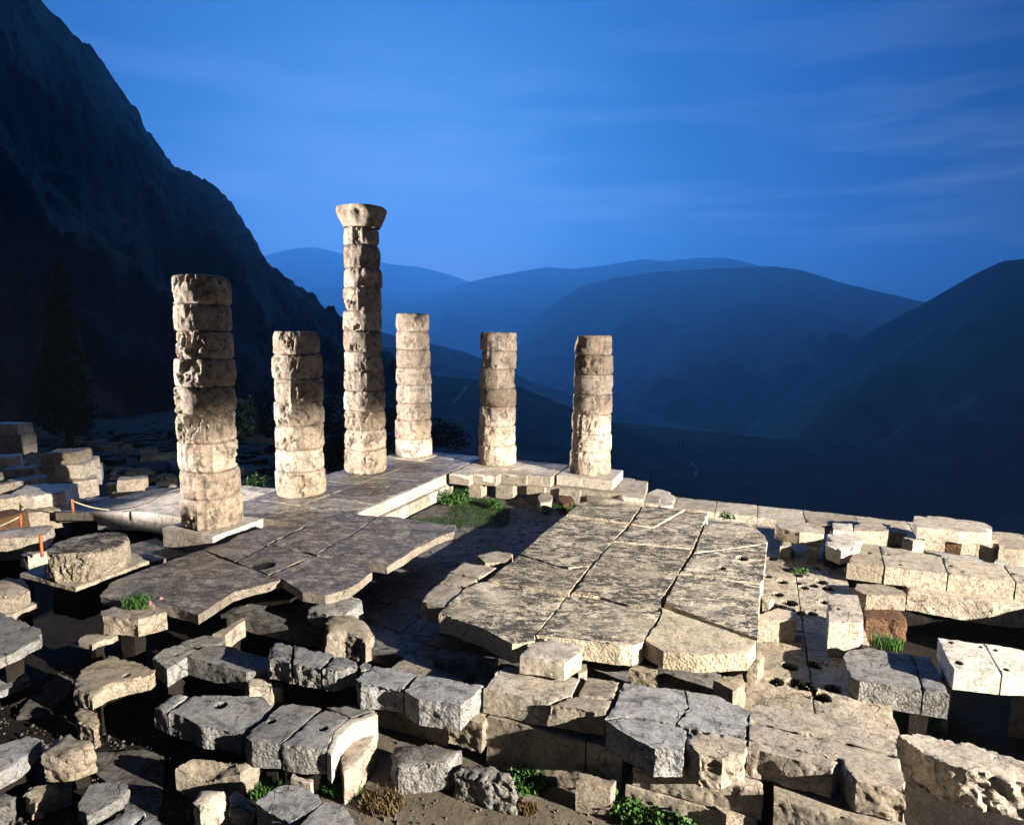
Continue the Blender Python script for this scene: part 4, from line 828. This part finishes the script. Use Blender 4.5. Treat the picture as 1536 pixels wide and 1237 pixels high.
for i, (px, py, d, rx, rz) in enumerate(((400, 716, 40, 1.4, .8), (505, 690, 46, 1.6, 3.4), (520, 660, 60, 3.0, 3.5), (585, 690, 50, 1.6, 2.6), (385, 640, 70, 3, 5), (470, 630, 75, 4, 4), (610, 640, 90, 4, 5), (665, 660, 80, 4, 4))):
    bush(['low shrub behind the deck between first two columns', 'upright shrub right of the short mossy column', 'rounded shrub between the mossy and tallest columns', 'shrub behind foot of the tallest column',
          'distant dark tree like shrub beyond the nearest column', 'distant shrub behind the short mossy column', 'distant shrub behind the pale corner column', 'distant shrub right of the pale corner column'][i], PD(px, py, d) - np.array([0, 0, .6]), rx, rz, 1800, .13 + .0022 * d, 30 + i)
def tuft(label, px, py, z, r, n, h, seed, mat=M_grass, leafy=False, group='green weeds growing among the stones', flowers=0):
    c = P(px, py, z); rg = np.random.RandomState(seed); V = []; F = []
    for i in range(n):
        a = rg.uniform(0, 6.28); rr = r * rg.uniform(0, 1) ** .85; x, y = math.cos(a) * rr, math.sin(a) * rr * .7; hh = h * rg.uniform(.4, 1.1)
        if leafy:
            zc = rg.uniform(.05, 1) * hh; d = rg.normal(size=3); d /= np.linalg.norm(d); e = np.cross(d, rg.normal(size=3)); e /= np.linalg.norm(e); s = rg.uniform(.02, .05) * (1 + h); k = len(V)
            o = np.array([x, y, zc]); V += [o - d * s, o + e * s * .6, o + d * s, o - e * s * .6]; F.append((k, k + 1, k + 2, k + 3))
        else:
            b = rg.uniform(-.6, .6, 2) * hh; w = rg.uniform(.006, .014); k = len(V); t = rg.uniform(0, 6.28); wx, wy = math.cos(t) * w, math.sin(t) * w
            V += [(x - wx, y - wy, -.03), (x + wx, y + wy, -.03), (x + b[0] * .4 + wx * .8, y + b[1] * .4 + wy * .8, hh * .6), (x + b[0] * .4 - wx * .8, y + b[1] * .4 - wy * .8, hh * .6), (x + b[0], y + b[1], hh)]
            F += [(k, k + 1, k + 2, k + 3), (k + 3, k + 2, k + 4)]
    me = pydata('weed', V, F, False)
    if not flowers:
        o = link('weed_tuft', me, mat); o.location = Vector(c); tag(o, label, 'plant', group); return o
    e = empty('weed_tuft', c); tag(e, label, 'plant', group); o = link('stems', me, mat, e); o.location = e.location
    for i in range(flowers):
        V = []; F = []; q = np.array([r * rg.uniform(.7, 1.5), rg.uniform(-.25, .1), h * rg.uniform(.5, 1.0)])
        for k in range(14):
            d = rg.normal(size=3); d /= np.linalg.norm(d); ee = np.cross(d, rg.normal(size=3)); ee /= np.linalg.norm(ee); s = .02; b = len(V); o_ = q + d * .022; V += [o_ - d * s, o_ + ee * s, o_ + d * s, o_ - ee * s]; F.append((b, b + 1, b + 2, b + 3))
        fo = link('flower', pydata('flower', V, F, False), M_pink, e); fo.location = e.location
tuft('green weed tuft with pink flowers on the chunky block', 210, 908, -.12, .38, 420, .22, 1, flowers=3)
tuft('bright leafy weeds under the inner corner of the deck', 681, 754, -1.0, .75, 900, .55, 2, leafy=True)
tuft('leafy weeds in the pit below the middle column', 742, 762, -1.0, .3, 800, .34, 3, leafy=True)
tuft('weeds at the pit end below the white plinth', 850, 765, -1.02, .55, 500, .3, 4, leafy=True)
tuft('small weeds growing in the sunken pavement', 1200, 857, -1.04, .3, 200, .12, 5, leafy=True)
tuft('grass under the brown stone beside the upright pillar', 1330, 968, -1.5, .4, 420, .24, 6)
tuft('weeds at the foot of the wedge shaped block', 1372, 1085, -2.0, .5, 500, .35, 7)
tuft('leafy weeds on the path beside the jagged boulder', 790, 1178, -2.03, .38, 700, .24, 8, leafy=True)
tuft('leafy grass strip along the lower wall right of cube like block', 955, 1222, -2.03, .5, 900, .28, 9, leafy=True)
tuft('grass at the foot of the lower wall near bottom border', 1010, 1240, -2.03, .4, 800, .26, 10, leafy=True)
tuft('grass tuft at the foot of the bright diagonal wall', 515, 1185, -2.03, .35, 500, .22, 11)
tuft('dry brown grass at the foot of the dark topped boulder', 575, 1205, -2.03, .4, 500, .16, 12, M_dry)
tuft('dry brown tuft right of the jagged boulder', 792, 1214, -2.03, .18, 400, .12, 13, M_dry)
tuft('weeds between the leaning wedge stone and supporting stone', 400, 1180, -2.03, .4, 500, .2, 14)
tuft('weeds behind the deck edge between first two columns', 385, 733, -.5, .6, 500, .6, 15, leafy=True)
tuft('weeds on the pile below the ashlar wall', 42, 700, -1.0, .7, 500, .5, 16, leafy=True)
tuft('weeds between stones by the tall stacked pair', 66, 702, -1.3, .6, 400, .4, 17, leafy=True)
tuft('small plant at the far edge of the lit platform', 1090, 778, -.6, .3, 200, .25, 18, leafy=True)
# low grass on the floor of the pit
def ground_grass(label, poly_uv, z, n, h, seed):
    rg = np.random.RandomState(seed); V = []; F = []
    for i in range(n):
        u, v = rg.uniform(*poly_uv[:2]), rg.uniform(*poly_uv[2:]); q = T(u, v, z)
        du, dv = abs(u - 5.2) / 1.9, abs(v - 4.4) / 2.5
        if max(du, dv) + .45 * fbm(np.array([q * .8]), 3)[0] > .72: continue
        b = rg.uniform(-.6, .6, 2) * h; w = .008; t = rg.uniform(0, 6.28); wx, wy = math.cos(t) * w, math.sin(t) * w; k = len(V); hh = h * rg.uniform(.4, 1.2)
        V += [q + [-wx, -wy, 0], q + [wx, wy, 0], q + [b[0], b[1], hh]]; F.append((k, k + 1, k + 2))
    tag(link('grass', pydata('grass', V, F, False), M_pitgrass), kind='stuff'); bpy.context.scene.objects[-1] if False else None
ground_grass('', (3.6, 7.2, 2.6, 7.0), -1.05, 8000, .12, 5)
def gravel(n, seed):
    rg = np.random.RandomState(seed); V = []; F = []
    oc = [(0, 1, 2), (0, 2, 3), (0, 3, 4), (0, 4, 1)]
    for i in range(n):
        if i % 3: q = P(rg.uniform(-40, 900), rg.uniform(1000, 1270), -2.06)
        else: q = T(rg.uniform(3.6, 18), rg.uniform(2, 14.8), -1.04)
        s = .012 + .05 * rg.uniform(0, 1) ** 4; k = len(V)
        V += [q + [0, 0, s * rg.uniform(.6, 1)]] + [q + [s * math.cos(a) * rg.uniform(.7, 1.3), s * math.sin(a) * rg.uniform(.7, 1.3), -.01] for a in (0, 1.6, 3.1, 4.7)]
        F += [(k + a, k + b, k + c) for a, b, c in oc]
    tag(link('gravel', pydata('gravel', V, F, False), M_floor), kind='stuff')
gravel(5200, 11)
# terrace meadow stones at the left slope
def rubble_field(n, seed):
    rg = np.random.RandomState(seed); V = []; F = []
    for i in range(n):
        px = rg.uniform(20, 420); d = rg.uniform(40, 105); a = ray(px, 700); q = a[:2] / np.hypot(a[0], a[1]) * d
        g = -2.12 - .075 * (d - 30); s = rg.uniform(.3, 1.1); hgt = rg.uniform(.1, .4); k = len(V); yaw = rg.uniform(0, 3)
        for zz in (-.8, hgt):
            for sx, sy in ((-1, -.5), (1, -.6), (.9, .5), (-1.1, .6)):
                x, y = sx * s * rg.uniform(.8, 1.1), sy * s * rg.uniform(.8, 1.1); V.append((q[0] + x * math.cos(yaw) - y * math.sin(yaw), q[1] + x * math.sin(yaw) + y * math.cos(yaw), g + zz * (1 if zz < 0 else rg.uniform(.8, 1.2))))
        F += [(k + 4, k + 5, k + 6, k + 7)] + [(k + j, k + (j + 1) % 4, k + 4 + (j + 1) % 4, k + 4 + j) for j in range(4)]
    o = link('rubble', pydata('rubble', V, F, False), M_hill); tag(o, kind='stuff')
rubble_field(420, 3)
# ------------------------------------------------------------------ origins for single-mesh things
for o in list(col.objects):
    if o.type == 'MESH' and o.parent is None and 'label' in o.keys() and o.location.length < 1e-6: fix_origin(o)
# ------------------------------------------------------------------ evening haze
def haze():
    hb = bmesh.new(); bmesh.ops.create_cube(hb, size=1.0); me = bpy.data.meshes.new('haze'); hb.to_mesh(me); hb.free()
    o = bpy.data.objects.new('haze', me); col.objects.link(o); o.scale = (22300, 22300, 1990); o.location = (0, 0, -470 + 995)
    m = bpy.data.materials.new('evening_haze'); m.use_nodes = True; t = m.node_tree; t.nodes.clear()
    v = t.nodes.new('ShaderNodeVolumePrincipled'); v.inputs['Density'].default_value = 1.65e-4; v.inputs['Color'].default_value = (.76, .88, 1, 1); v.inputs['Anisotropy'].default_value = .62
    ou = t.nodes.new('ShaderNodeOutputMaterial'); t.links.new(v.outputs[0], ou.inputs['Volume']); me.materials.append(m); tag(o, kind='stuff')
haze()
